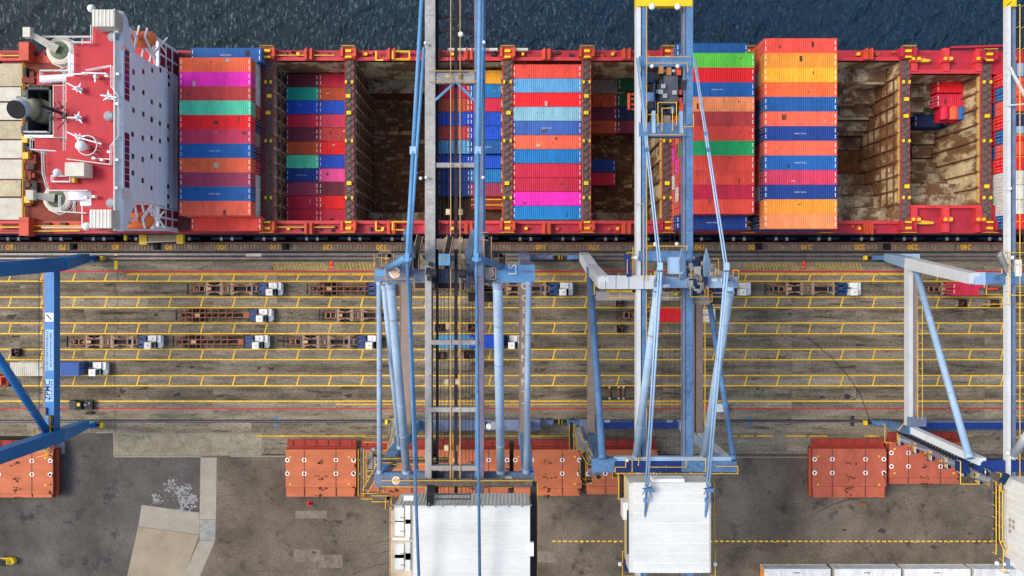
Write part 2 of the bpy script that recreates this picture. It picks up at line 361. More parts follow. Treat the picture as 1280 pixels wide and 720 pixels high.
def container(x, y, z, key, label, Lc=12.19, group=None, marks=True, logo=False, rz=0, ends=(-1, 1), cat='container'):
    """x, y: centre, z: bottom"""
    me = CM[Lc]; mt = CC[key]
    t = thing('shipping_container', label, cat, (x, y, z), group); t.rotation_euler = (0, 0, rz)
    NCON[0] += 1
    inst(me['body'], 'body', t, mat=mt); inst(me['roof'], 'roof', t, mat=mt); inst(me['corner_castings'], 'corner_castings', t, mat=mt)
    for e in ends:
        d = inst(me['door'], 'door' if e > 0 else 'end_wall', t, loc=(e * Lc / 2, 0, 0), mat=mt, rz=0 if e > 0 else math.pi)
        if e * (x if abs(x) > 1 else 1) < 0 or random.random() < .3: inst(me['locking_bars'], 'locking_bars', d, mat=m_bar)
    if marks:
        for _ in range(random.choice([0, 0, 1, 1, 2, 3])):
            o = inst(pm_, 'roof_patch', t, loc=(random.uniform(-.42, .42) * Lc, random.uniform(-.8, .8), CH - .005 + random.uniform(0, .004)), mat=random.choice([M_PATCH[0], M_PATCH[1], mt, mt, M_PATCH[2]]))
            o.scale = (random.choice([.12, .25, .4, .7]), random.choice([.15, .3, .5, .9]), 5.2)
    if marks: inst(me['roof_marking'], 'roof_marking', t, mat=m_txtw)
    if logo: inst(me['lettering'], 'lettering', t, mat=m_txtw)
    return t
#SECTION2
# ================================================================== WATER
def water():
    m = bpy.data.materials.new('sea_water'); m.use_nodes = True; t = m.node_tree; N = t.nodes; L = t.links; b = N['Principled BSDF']
    b.inputs['Roughness'].default_value = .12; b.inputs['IOR'].default_value = 1.33; b.inputs['Specular IOR Level'].default_value = .42
    tc = N.new('ShaderNodeTexCoord'); n = N.new('ShaderNodeTexNoise'); n.inputs['Scale'].default_value = .035; n.inputs['Detail'].default_value = 4
    L.new(tc.outputs['Object'], n.inputs['Vector'])
    sx = N.new('ShaderNodeSeparateXYZ'); L.new(tc.outputs['Object'], sx.inputs[0])
    mr = N.new('ShaderNodeMapRange'); mr.inputs['From Min'].default_value = -80; mr.inputs['From Max'].default_value = 60; L.new(sx.outputs[0], mr.inputs[0])
    ad = N.new('ShaderNodeMath'); ad.operation = 'MULTIPLY_ADD'; ad.inputs[1].default_value = .5; L.new(n.outputs['Fac'], ad.inputs[0]); L.new(mr.outputs[0], ad.inputs[2])
    r = N.new('ShaderNodeValToRGB'); r.color_ramp.elements[0].position = .2; r.color_ramp.elements[1].position = 1.1
    r.color_ramp.elements[0].color = (.008, .022, .027, 1); r.color_ramp.elements[1].color = (.001, .018, .045, 1)
    L.new(ad.outputs[0], r.inputs[0])
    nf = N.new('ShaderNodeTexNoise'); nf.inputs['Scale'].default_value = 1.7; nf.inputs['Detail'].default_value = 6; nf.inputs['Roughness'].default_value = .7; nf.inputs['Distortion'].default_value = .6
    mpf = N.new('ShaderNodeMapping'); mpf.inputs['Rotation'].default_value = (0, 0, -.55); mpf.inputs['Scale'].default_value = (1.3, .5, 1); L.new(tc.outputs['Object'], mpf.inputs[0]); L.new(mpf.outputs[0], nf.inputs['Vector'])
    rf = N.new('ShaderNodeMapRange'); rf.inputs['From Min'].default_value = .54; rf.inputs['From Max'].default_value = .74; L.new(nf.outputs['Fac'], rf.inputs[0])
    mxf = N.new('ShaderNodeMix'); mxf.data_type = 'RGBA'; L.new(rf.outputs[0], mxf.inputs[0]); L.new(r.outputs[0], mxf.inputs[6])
    gl = N.new('ShaderNodeMix'); gl.data_type = 'RGBA'; L.new(mr.outputs[0], gl.inputs[0]); gl.inputs[6].default_value = (.26, .30, .30, 1); gl.inputs[7].default_value = (.03, .11, .15, 1)  # ripple highlights painted into the water colour, pale at left, bluer at right
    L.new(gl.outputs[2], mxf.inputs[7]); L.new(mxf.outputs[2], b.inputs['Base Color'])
    n2 = N.new('ShaderNodeTexNoise'); n2.inputs['Scale'].default_value = 2.6; n2.inputs['Detail'].default_value = 7; n2.inputs['Roughness'].default_value = .65
    mp = N.new('ShaderNodeMapping'); mp.inputs['Rotation'].default_value = (0, 0, -.5); mp.inputs['Scale'].default_value = (1, .45, 1); L.new(tc.outputs['Object'], mp.inputs[0]); L.new(mp.outputs[0], n2.inputs['Vector'])
    bp = N.new('ShaderNodeBump'); bp.inputs['Strength'].default_value = 1.0; bp.inputs['Distance'].default_value = .5; L.new(n2.outputs['Fac'], bp.inputs['Height']); L.new(bp.outputs[0], b.inputs['Normal'])
    # choppy sheet where the sea is near, flat sheet beyond
    x0, x1, y0, y1, d = -124, 124, 41, 66.3, .3
    xs = np.arange(x0, x1 + d, d); ys = np.arange(y0, y1 + d, d); X, Y = np.meshgrid(xs, ys); Z = np.zeros_like(X)
    rg = np.random.RandomState(3)
    for i in range(46):
        a = -.95 + rg.randn() * .55; lam = rg.choice([.95, 1.3, 1.8, 2.6, 4.5]) * (1 + rg.rand() * .3); q = 2 * math.pi / lam
        ph = rg.rand() * 7; u = (X * math.cos(a) + Y * math.sin(a)) * q + ph + .8 * np.sin(X * .31 * rg.rand() + Y * .4 * rg.rand() + ph)
        Z += lam * .019 * (1 - np.abs(np.sin(u / 2))) ** 1.3 * (1 + .5 * np.sin(.11 * X * rg.rand() + .3 * Y * rg.rand() + ph))
    Z += -3.25
    nx, ny = len(xs), len(ys)
    co = np.stack([X, Y, Z], -1).reshape(-1, 3)
    i = (np.arange(ny - 1)[:, None] * nx + np.arange(nx - 1)[None]).ravel(); F = np.stack([i, i + 1, i + nx + 1, i + nx], -1)
    me = bpy.data.meshes.new('sea'); me.from_pydata(co.tolist(), [], F.tolist()); me.update(); me.polygons.foreach_set('use_smooth', [True] * len(me.polygons))
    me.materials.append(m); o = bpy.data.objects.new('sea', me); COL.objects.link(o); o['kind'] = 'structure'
    mb = MB()
    for a in ((-900, 900, 66.2, 900), (-900, -124, 6, 66.2), (124, 900, 6, 66.2)): mb.quad((a[0], a[2], -3.1), (a[1], a[2], -3.1), (a[1], a[3], -3.1), (a[0], a[3], -3.1))
    mb.quad((-124, 6, -3.1), (124, 6, -3.1), (124, 9.3, -3.1), (-124, 9.3, -3.1))
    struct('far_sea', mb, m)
water()

# ================================================================== QUAY
QY = P(0, 303)[1]
EX = 115
def Y(py, h=0): return P(0, py, h)[1]
def X(px, h=0): return P(px, 0, h)[0]
g = MB(); g.box(-700, 700, -700, QY - .05, -5, -.12); struct('ground', g, m_asph)
quay = struct('quay_apron', MB().box(-EX, EX, Y(569), QY - .06, -.12, -.07), m_gap)
# concrete slabs
def slab_mesh(w_, d_, mt=None):
    me = MB().box(-w_ / 2, w_ / 2, -d_ / 2, d_ / 2, -.1, 0).mesh('slab'); me.materials.append(mt or m_conc); return me
rows = [327, 339.3, 351.5, 371.3, 384.5, 403.8, 417, 436.7, 449.6, 469.4, 482.2, 501.4, 510.6, 524.6]
for r0, r1 in zip(rows, rows[1:]):
    d_ = (r1 - r0) / K; me = slab_mesh(80.4 / K - .02, d_ - .02, m_lane if d_ > 2.7 else m_conc)
    for i in range(-1, 17):
        x = (i * 80.4 + 25 + 40) ; inst(me, 'slab', quay, (X(x), Y((r0 + r1) / 2), random.uniform(-.006, 0.0)))
for (r0, r1, xa, xb) in [(528, 545, -60, 1340), (545, 568, 143, 1340)]:
    d_ = (r1 - r0) / K; me = slab_mesh(93.5 / K - .02, d_ - .02)
    xx = xa + 46.7
    while xx < xb: inst(me, 'slab', quay, (X(xx), Y((r0 + r1) / 2), random.uniform(-.006, 0))); xx += 93.5
# lighter old concrete patch and its edge
struct('concrete_patch', MB().box(X(143), X(327), Y(569.5), Y(541.5), 0, .006), m_conc2, quay)
struct('kerb_edge', MB().box(X(141.5), X(143), Y(571), Y(541), -.02, .02).box(X(141.5), X(252), Y(571.5), Y(570), -.02, .02).box(X(120), X(142), Y(541.5), Y(540.5), -.02, .02)
       .box(X(288), X(356), Y(571), Y(569.8), -.02, .02).box(X(920), X(1012), Y(572), Y(571), -.02, .02), m_concn, quay)
# asphalt sheets
yard = struct('asphalt_yard', MB().box(-EX, EX, Y(800), Y(569), -.115, -.012), m_asph)
struct('dark_asphalt', MB().prism([P(*p) for p in [(-60, 569.3), (60, 569.3), (60, 541), (141, 541), (141, 572), (250, 572), (249, 640), (177, 632), (157, 770), (-60, 770)]], -.01, .002), m_asphd, yard)
cp = struct('concrete_ramp', MB().prism([P(*p) for p in [(177, 631), (249, 641), (249, 668), (173, 658)]], -.01, .012), m_concn, yard)
struct('slab', MB().prism([P(*p) for p in [(172.7, 658.5), (248.8, 668.6), (216, 760), (150, 760)]], -.01, .012), M('concrete_tan', (150, 136, 114), .9, .2, .25, ((128, 114, 96), .4, .4), fine=.15), yard)
struct('slab', MB().prism([P(*p) for p in [(251, 572), (271, 572), (270, 649), (249.5, 649)]], -.01, .016), m_concn, yard)
struct('slab', MB().prism([P(*p) for p in [(249.4, 649.4), (270, 649.4), (269, 676), (249.4, 676)]], -.01, .015), M('concrete_grey', (140, 140, 136), .9, .3, .8, ((100, 100, 100), .5, 1.5)), yard)
struct('slab', MB().prism([P(*p) for p in [(249.2, 676.4), (269, 676.4), (232, 760), (211, 760)]], -.01, .014), m_concn, yard)
# spilled white powder on the asphalt
pb = MB()
for i in range(520):
    cx, cy = random.choice([(196, 624), (222, 616), (232, 628), (240, 628), (228, 634), (241, 622), (214, 606), (231, 612)]); c = P(cx + random.gauss(0, 3.6), cy + random.gauss(0, 4.4), 0)
    if c[0] > X(248): continue
    r = random.choice([.05, .06, .08, .1, .16, .26]); an = [random.uniform(.5, 1.3) for _ in range(8)]
    pb.prism([(c[0] + math.cos(k * .785) * r * an[k], c[1] + math.sin(k * .785) * r * an[k]) for k in range(8)], .0, random.uniform(.01, .04))
o = pb.build('white_powder', M('powder', (138, 136, 134), .95, .4, 2, ((100, 100, 100), .5, 2))); tag(o, 'white powder spilled on dark asphalt beside the pale concrete strip', 'spill'); o['kind'] = 'stuff'
# strip along the water: sleepers, rails
ds = MB()
xx = -40
while xx < 1330:
    wv = random.uniform(2.2, 3.2)
    if random.random() < .93: ds.box(X(xx), X(xx + wv), Y(311.8 + random.uniform(0, .8)), Y(305.6 - random.uniform(-1, .6)), -.04, .02 + random.uniform(0, .03))
    xx += 4.15
struct('cope_base', MB().box(-EX, EX, Y(326.6), QY, -3, -.03), M('cope_concrete', (112, 100, 88), .9, .4, .5, ((64, 50, 42), .5, .8), fine=.35), quay)
o = ds.build('cope_block', M('cope_block', (150, 124, 104), .9, .5, .35, ((86, 62, 48), .5, .5), fine=.3), quay); o['kind'] = 'stuff'
struct('cope_lip', MB().box(-EX, EX, QY - .16, QY + .02, -.2, .1), M('lip_orange', (164, 84, 52), .7, .4, 1), quay)
struct('cable_trench', MB().box(-EX, EX, Y(316.2), Y(314.2), -.04, -.015), m_gap, quay)
for a, b_ in ((321.2, 320.2), (325.8, 324.8)): struct('trench_gap', MB().box(-EX, EX, Y(a), Y(b_), -.04, -.02), m_gap, quay)
for py in (317.6, 323): struct('crane_rail', MB().box(-EX, EX, Y(py + .55), Y(py - .55), -.03, .07), m_steel, quay)
struct('crane_rail', MB().box(-EX, EX, Y(526.9), Y(526.1), -.08, .05), m_steel, quay)
struct('trench_gap', MB().box(-EX, EX, Y(527.9), Y(524.8), -.075, -.05), m_gap, quay)
# painted lines
def line(py0, py1, xa=-60, xb=1340, mat=None, z=.008, nm='painted_line'):
    return struct(nm, MB().box(X(xa), X(xb), Y(py1), Y(py0), z - .004, z), mat or m_yel, quay)
line(338.6, 340.2, mat=m_red); line(510, 511.4, mat=m_red)
for py in (351.5, 371.3, 384.5, 403.8, 417, 436.7, 449.6, 469.4, 482.2, 501.4): line(py - .66, py + .66)
line(341.2, 344.2, 158, 545, mat=m_yel2, z=.012); line(341.2, 344.2, 655, 735, m_yel2, .012); line(341.2, 343.8, 925, 1130, m_yel2, .012)
line(504.5, 506.2, 420, 890, m_yel2, .012)
for a, b_ in ((320, 735), (915, 922), (925, 942), (946, 966), (982, 1008), (1012, 1034), (1080, 1100), (1160, 1196), (1205, 1215)): line(544.2, 546, a, b_, m_yel2, .012)
for (a, b_) in ((341.5, 351), (371.8, 384), (404.2, 416.6), (437, 449.2), (469.8, 481.8)):
    tk = MB()
    for i in range(-1, 33):
        x0 = 10.7 + 40 * i
        tk.prism([P(x0 - .7, b_), P(x0 + .8, b_), P(x0 + 4.1, a), P(x0 + 2.6, a)], .005, .0095)
    o = tk.build('bay_ticks', m_yel, quay); o['kind'] = 'stuff'
for xa in (340, 414, 930, 1010):
    hb = MB()
    for i in range(16):
        x0 = xa + i * 4.2 + random.uniform(-.3, .3)
        if abs(x0 - 412) < 5 or abs(x0 - 1002) < 5: continue
        hb.prism([P(x0, 328), P(x0 + 2, 328), P(x0 + 5.2, 338), P(x0 + 3.2, 338)], .003, .008)
    o = hb.build('hatched_marking', m_hatch, quay)
struct('painted_line', MB().box(X(142.5), X(147), Y(337), Y(326), .003, .008).box(X(142.6), X(146.5), Y(319.5), Y(317), .0, .006), m_ybox, quay)
lm = MB(); xx = 690
while xx < 1262: lm.box(X(xx), X(xx + 4.3), Y(677.4), Y(675.9), -.012, .006); xx += 7.0
for xx in (727, 768, 812, 930, 968, 1044, 1106, 1143, 1185): lm.box(X(xx), X(xx + 1.2), Y(678.6), Y(677.4), -.012, .005)
o = lm.build('dashed_line', m_yel, yard)
jt = MB(); pts = [(145, 326), (147.5, 345), (147.5, 350), (143.8, 351), (143.8, 367), (147.3, 369), (147.3, 381), (143.6, 383), (143.6, 398), (147, 400), (147, 412), (143.5, 416), (143.5, 481), (143.5, 499), (146.5, 501), (146.5, 510), (143.8, 512), (143.8, 541)]
for a, b_ in zip(pts, pts[1:]): jt.beam(P(*a, .004), P(*b_, .004), .09, .006)
struct('expansion_joint', jt, m_gap, quay)
cr = MB(); pts = [(1010, 422), (1042, 449), (1060, 470), (1075, 492), (1082, 510), (1087, 526)]
for a, b_ in zip(pts, pts[1:]): cr.tube(P(*a, .02), P(*b_, .02), .06, 5)
tag(cr.build('power_cable', m_black), 'thin dark cable lying in a curve across the lanes by the landside rail', 'cable')
for i, n_ in enumerate(['60', '70', '80', '90', '100', '110', '120', '130', '140', '150', '160', '170', '180', '190', '200', '210', '220', '230', '240']):
    px = 12 + i * 66.4
    text(n_, 1.35, P(px, 308.6, .055), (0, 0, math.pi), m_txty, quay, 'number_marking', bold=.03)
for px, nn in ((411, '06'), (1002, '07')):
    struct('painted_line', MB().box(X(px), X(px + 5.6), Y(336.8), Y(326.5), .009, .014), m_red, quay)
    text('F', .9, P(px + 2.8, 329.3, .017), (0, 0, 0), m_txty, quay, 'number_marking'); text(nn, .75, P(px + 2.8, 334, .017), (0, 0, 0), m_txty, quay, 'number_marking')
struct('painted_line', MB().box(X(307.5), X(327), Y(320.6), Y(316.9), .071, .08), m_whited, quay)
for px in (345, 937): 
    for py in (522, 531): struct('trench_cover', MB().box(X(px - 2.6), X(px + 2.6), Y(py + 1.8), Y(py - 1.8), .0, .03), M('cover_blue', (70, 110, 150), .6, .2, .8), quay)
struct('trench_cover', MB().box(X(1063), X(1068), Y(532.5), Y(519.5), .0, .03), m_dark, quay)
struct('trench_cover', MB().box(X(68), X(81), Y(567), Y(553), .0, .05), m_grey, yard)
def wear():
    random.seed(21); a = MB(); b = MB(); c_ = MB()
    for i in range(150):
        py = random.choice([361, 394, 427, 460, 492]) + random.gauss(0, 3.5) if i < 90 else random.uniform(575, 715)
        c = P(random.uniform(0, 1280), py); r = random.choice([.08, .12, .2, .3, .5]); an = [random.uniform(.5, 1.25) for _ in range(10)]
        (a if py < 560 else b).prism([(c[0] + math.cos(k * .628) * r * an[k] * 1.6, c[1] + math.sin(k * .628) * r * an[k]) for k in range(10)], .0 if py < 560 else -.013, .0035 + i * 1e-5 if py < 560 else -.008 + i * 1e-5)
    a.build('oil_stain', M('oil', (52, 46, 42), .8, .3, 2), quay, kind='stuff'); b.build('oil_stain', M('oil_yard', (66, 58, 52), .85, .3, 2), yard, kind='stuff')
    z = -.0105
    for i in range(22):      # tyre arcs of turning vehicles
        c = P(random.uniform(280, 1240), random.uniform(560, 860)); R_ = random.uniform(5, 22); a0 = random.uniform(.4, 2.2); n = 16; sp_ = random.uniform(.4, 1.1)
        for dr in (0, 1.9):
            z += .00012; m = MB(); vs = []
            for k in range(n + 1):
                t_ = a0 + sp_ * k / n; wd = .16 * math.sin(math.pi * k / n) + .02
                for rr in (R_ + dr - wd, R_ + dr + wd): vs.append((c[0] + math.cos(t_) * rr, min(c[1] + math.sin(t_) * rr, Y(571)), z))
            m.add(vs, [(2 * k, 2 * k + 2, 2 * k + 3, 2 * k + 1) for k in range(n)]); m.build('tyre_mark', M('tyre_mark', (88, 78, 70), .9, .4, .8, ((112, 100, 88), .6, 2), fine=.5), yard)
    for i in range(14):
        c = P(random.uniform(290, 1250), random.uniform(590, 715)); w_, h_ = random.uniform(1, 6), random.uniform(.8, 3)
        MB().box(c[0], c[0] + w_, c[1], c[1] + h_, -.012, -.0112 + i * 1e-5).build('repair_patch', random.choice([M('patch_a', (98, 90, 82), .92, .35, .5, fine=.6), M('patch_b', (122, 110, 96), .92, .35, .5, fine=.6)]), yard)
wear(); random.seed(5)
# fender and bollards
fi = 0
fpx = [16 + 53.4 * i for i in range(-1, 25)]
def fenders():
    pnl = MB(); pnl.box(-2.9, 2.9, 0, .42, -2.6, -.3)
    for zz in (-2.1, -1.4, -.8): pnl.box(-2.9, 2.9, .4, .46, zz - .06, zz + .06)
    pm = pnl.mesh('fp'); pm.materials.append(m_navyp)
    ru = MB()
    for sx in (-1, 1): ru.lathe((sx * .98, -.02, -1.2), [(.5, -.55), (.34, -.4), (.34, -.1), (.5, .02)], 12, 'y')
    rm = ru.mesh('fr'); rm.materials.append(m_black)
    bo = MB()
    for sx in (-1, 1): bo.cbox((sx * 1.0, .12, -.18), .5, .6, .22)
    bm = bo.mesh('fb'); bm.materials.append(m_whited)
    for i, px in enumerate(fpx):
        t = thing('quay_fender', 'navy fender panel with two pale brackets hung on the quay face below the ship side', 'fender', (X(px), QY + .55, 0), 'fenders along the quay edge')
        inst(pm, 'fender_panel', t); inst(rm, 'rubber_cone', t); inst(bm, 'bracket', t)
fenders()
def gangway():
    t = thing('gangway', 'pale grey gangway with yellow end frames beside the deckhouse of the ship', 'gangway', tuple(P(175, 298, 1)))
    a = P(180, 298, 1.2); b_ = P(226, 296, 3.0)
    d = MB().beam(a, b_, 1.6, .25); d.build('walkway', M('gangway_tan', (156, 140, 112), .8, .25, 1), t)
    MB().rail([a + Vector((0, .8, 0)), b_ + Vector((0, .8, 0))], 1, .05).rail([a - Vector((0, .8, 0)), b_ - Vector((0, .8, 0))], 1, .05).build('handrail', m_offw, t)
    MB().cbox(a, 1.4, 2.3, 1).build('end_frame', m_ybox, t); MB().cbox(b_, 1.2, 2.6, 1).cbox(b_ + Vector((.8, 1.8, .6)), .5, 2.6, .4).build('end_frame', m_ybox, t)
gangway()
tag(MB().beam(P(157, 300, .6), P(157, 292, 1.4), .5, .4).build('mooring_post', m_ybox), 'short yellow arm crossing the gap below the aft lifeboat', 'arm')
for px, lb in ((92, 'black mooring bollard just left of the striped yellow crossing mark'), (197, 'black mooring bollard on the quay beside the gangway, left of the tall stack'), (357, 'black mooring bollard on the quay below the hold filled with twin columns'), (948, 'black mooring bollard on the quay below the gap between the two tallest stacks'), (1108, 'black mooring bollard on the quay below the empty forward hold with stepped ledges')):
    tag(MB().cbox((X(px), Y(308.3), .12), 1.3, 1.2, .25).lathe((X(px), Y(308.3), .2), [(.35, 0), (.28, .35), (.45, .42), (.4, .6)], 12).build('bollard', m_black), lb, 'bollard', 'bollards on the quay edge')

# ================================================================== SHIP
DK = 8.0
TOPZ = 8.5
ship = thing('container_ship', 'red container ship moored along the quay with open holds and a white bridge house', 'ship', (0, 25.1, -3))
def wy(v): return -v / K
YN, YS = 39.5, 11.2          # hold opening
HN, HS = 41.35, 9.06
XS = sorted([(-291, -282), (-197, -186), (-98, -91), (-11, .5), (82.5, 93), (177, 188), (270, 281), (362, 370), (458.5, 469), (553, 565)])
XS = [(a / K, b / K) for a, b in XS]
x_aft = -578 / K
struct('hull_side', MB().box(-125, 125, HS - .02, HS + .4, -6, DK - .02).box(-125, 125, HN - .4, HN + .02, -6, DK - .02), m_hull, ship)
struct('hull_strake', MB().box(-125, 125, HS - .1, HS + .3, DK - .6, DK + .03).box(-125, 125, HN - .3, HN + .1, DK - .6, DK + .03), m_deck, ship)
dk = MB(); dk.box(x_aft, 69.4, HS + .3, YS, DK - .5, DK).box(x_aft, 69.4, YN, HN - .3, DK - .5, DK)
dk.box(69.4, 125, HS + .3, 13.95, DK - .5, DK).box(69.4, 125, 37.2, HN - .3, DK - .5, DK)
dk.build('side_deck', m_deck, ship)
cm = MB()
cm.box(-44, 68.7, YS - .55, YS, DK, TOPZ + .1).box(-44, 68.7, YN, YN + .62, DK, TOPZ + .1)
cm.box(70.4, 82.9, 13.4, 13.95, DK, TOPZ + .1).box(70.4, 82.9, 37.2, 37.9, DK, TOPZ + .1)
cm.box(x_aft - 10, x_aft, YS - .5, YS, DK - 2, TOPZ).box(x_aft - 10, x_aft, YN, YN + .5, DK - 2, TOPZ)
cm.build('hatch_coaming', m_coam, ship)
# closed deck under the tall stacks
hd = MB()
for a, b_ in ((-394, -291), (188, 270), (281, 362)): hd.box(a / K, b_ / K, HS + .5, HN - .5, DK - .3, TOPZ - .02)
hd.box(565 / K, 125, HS + .5, HN - .5, 4.5, 5)
hd.build('hatch_deck', M('hatch_deck_maroon', (112, 50, 52), .75, .35, .6, ((70, 44, 40), .45, 1.0), fine=.2), ship)
# bulkheads
for i, (a, b_) in enumerate(XS):
    n_, s_ = (YN, YS) if i < 9 else (37.2, 13.95)
    MB().box(a + .12, b_ - .12, s_ - .3, n_ + .3, -10, DK - .1).build('bulkhead', m_bulk if i < 4 else m_cream, ship)
MB().box(x_aft, x_aft + .6, YS - 1.9, YN + 1.5, DK - 6, DK).build('bulkhead', m_rustd, ship)
# hold linings: a hold between xa..xb; steps = [(y inset, z top)] on both sides
def hold(xa, xb, yn, ys, floor, steps, nm):
    for side in (1, -1):
        ye = yn if side > 0 else ys; z0 = TOPZ - .3; prev = 0
        st = steps[0] if side > 0 else steps[1]
        for (ins, zt) in st + [(None, floor)]:
            y_ = ye - side * prev
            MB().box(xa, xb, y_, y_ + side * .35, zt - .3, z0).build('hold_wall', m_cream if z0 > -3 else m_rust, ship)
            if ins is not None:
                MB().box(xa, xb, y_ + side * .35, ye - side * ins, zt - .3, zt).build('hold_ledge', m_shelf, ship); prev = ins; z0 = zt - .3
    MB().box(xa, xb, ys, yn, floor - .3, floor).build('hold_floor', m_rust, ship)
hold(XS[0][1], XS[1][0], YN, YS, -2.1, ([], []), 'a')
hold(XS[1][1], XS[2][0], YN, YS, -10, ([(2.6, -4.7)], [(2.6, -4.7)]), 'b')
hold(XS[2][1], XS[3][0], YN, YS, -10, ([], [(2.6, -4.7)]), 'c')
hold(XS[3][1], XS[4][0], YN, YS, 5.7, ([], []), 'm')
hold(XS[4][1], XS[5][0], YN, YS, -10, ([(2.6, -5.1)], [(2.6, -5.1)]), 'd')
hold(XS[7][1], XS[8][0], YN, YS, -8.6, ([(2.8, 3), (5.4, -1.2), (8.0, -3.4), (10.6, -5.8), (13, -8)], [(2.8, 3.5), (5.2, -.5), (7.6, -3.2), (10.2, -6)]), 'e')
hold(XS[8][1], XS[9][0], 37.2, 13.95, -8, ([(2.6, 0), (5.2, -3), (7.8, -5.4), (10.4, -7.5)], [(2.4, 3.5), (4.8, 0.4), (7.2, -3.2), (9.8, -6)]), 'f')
# stepped side-tank boxes shorter than the hold (dirty pale tops seen in the forward holds)
def ledge_box(px0, px1, py0, py1, h, dz=2.2, mat=None):
    a = P(px0, py1, h); b_ = P(px1, py0, h); h -= .017
    MB().box(a[0], b_[0], a[1], b_[1], h - dz, h).build('tank_box', mat or m_shelf, ship)
ledge_box(1066, 1108, 85.5, 102, 3.2); ledge_box(1054, 1095, 108, 126, -1.0); ledge_box(1050, 1089, 130, 145, -3); ledge_box(1047, 1085, 150, 164, -5)
ledge_box(1053, 1088, 232, 243, -3); ledge_box(1056, 1092, 246.5, 258.5, -.4); ledge_box(1069, 1107, 260, 275, 3.6)
ledge_box(1139, 1158, 106, 121, 1.5); ledge_box(1138, 1155, 126, 140, -1); ledge_box(1139, 1168, 164, 180, -6); ledge_box(1140, 1164, 183, 197, -6.5); ledge_box(1140, 1164, 199, 212, -6)
ledge_box(1140, 1181, 214, 226, -5); ledge_box(1155, 1192, 227, 241, -2.4); ledge_box(1157, 1206, 244, 257, 1.6); ledge_box(1138, 1152, 244, 257, -1)
# cell guides and stiffeners on the bulkheads
for i, (a, b_) in enumerate(XS):
    n_, s_ = (YN, YS) if i < 8 else (37.2, 13.95)
    if i in (6,): continue
    faces = []
    if i in (0, 1, 2, 3): faces.append((b_, 1))
    if i in (5, 8, 9, 3, 2): faces.append((a, -1))
    for fx, sd in faces:
        rows_ = int((n_ - s_) / 2.56) if i not in (5, 9) else 8
        zf = -2 if i == 0 else -9.9
        gm = MB().box(0, sd * .34, -.09, .09, zf, TOPZ - .4).box(sd * .02, sd * .32, -.3, .3, TOPZ - 1.4, TOPZ - .5).mesh('guide')
        gm.materials.append(m_rust if i >= 5 else m_bulk)
        for r in range(rows_ + 1): inst(gm, 'cell_guide', ship, (fx - wloc(ship)[0], s_ + .3 + r * (n_ - s_ - .6) / rows_ - wloc(ship)[1], -wloc(ship)[2]))
        hb = MB()
        zs = [6.0, 3.4, .8, -1.8, -4.4, -7.0] if i else [5.6, 2.8, 0]
        for z in zs:
            hb.box(fx, fx + sd * .22, s_, n_, z - .09, z + .09)
        if i not in (5, 9): hb.build('stringer', m_rust, ship)
        if i in (5, 8, 9):     # yellow-stained edging below the cross deck
            MB().box(fx, fx + sd * .3, s_ + .3, n_ - .3, TOPZ - .9, TOPZ - .45).build('stained_strip', M('stain_yellow', (206, 160, 84), .8, .3, .4, ((130, 70, 34), .4, .8), fine=.25), ship)
        if i < 5:              # lightening holes
            hl = MB()
            for r in range(rows_):
                yy = s_ + .3 + (r + .5) * (n_ - s_ - .6) / rows_
                for z in zs[:-1]: hl.box(fx - .1, fx + sd * .03, yy - .5, yy + .5, z - 1.75, z - .7)
            hl.build('dark_opening', m_blk2, ship)
# floor plates of the open holds
for (xa, xb, y0, y1) in ((XS[1][1], XS[2][0], 13.9, 36.8), (XS[4][1], XS[5][0], 13.9, 36.8)):
    ny = 26; nx = 5
    pm = MB().box(-(xb - xa) / nx / 2 + .06, (xb - xa) / nx / 2 - .06, -(y1 - y0) / ny / 2 + .08, (y1 - y0) / ny / 2 - .08, 0, .06).mesh('plate'); pm.materials.append(M('floor_plate', (172, 140, 100), .9, .6, .4, ((66, 36, 20), .9, .3), fine=.7, detail=10))
    for i in range(nx):
        for j in range(ny):
            if random.random() < .12: continue
            inst(pm, 'floor_plate', ship, (xa + (i + .5) * (xb - xa) / nx, y0 + (j + .5) * (y1 - y0) / ny - 25.1, -10 + 3 + random.uniform(0, .04)))
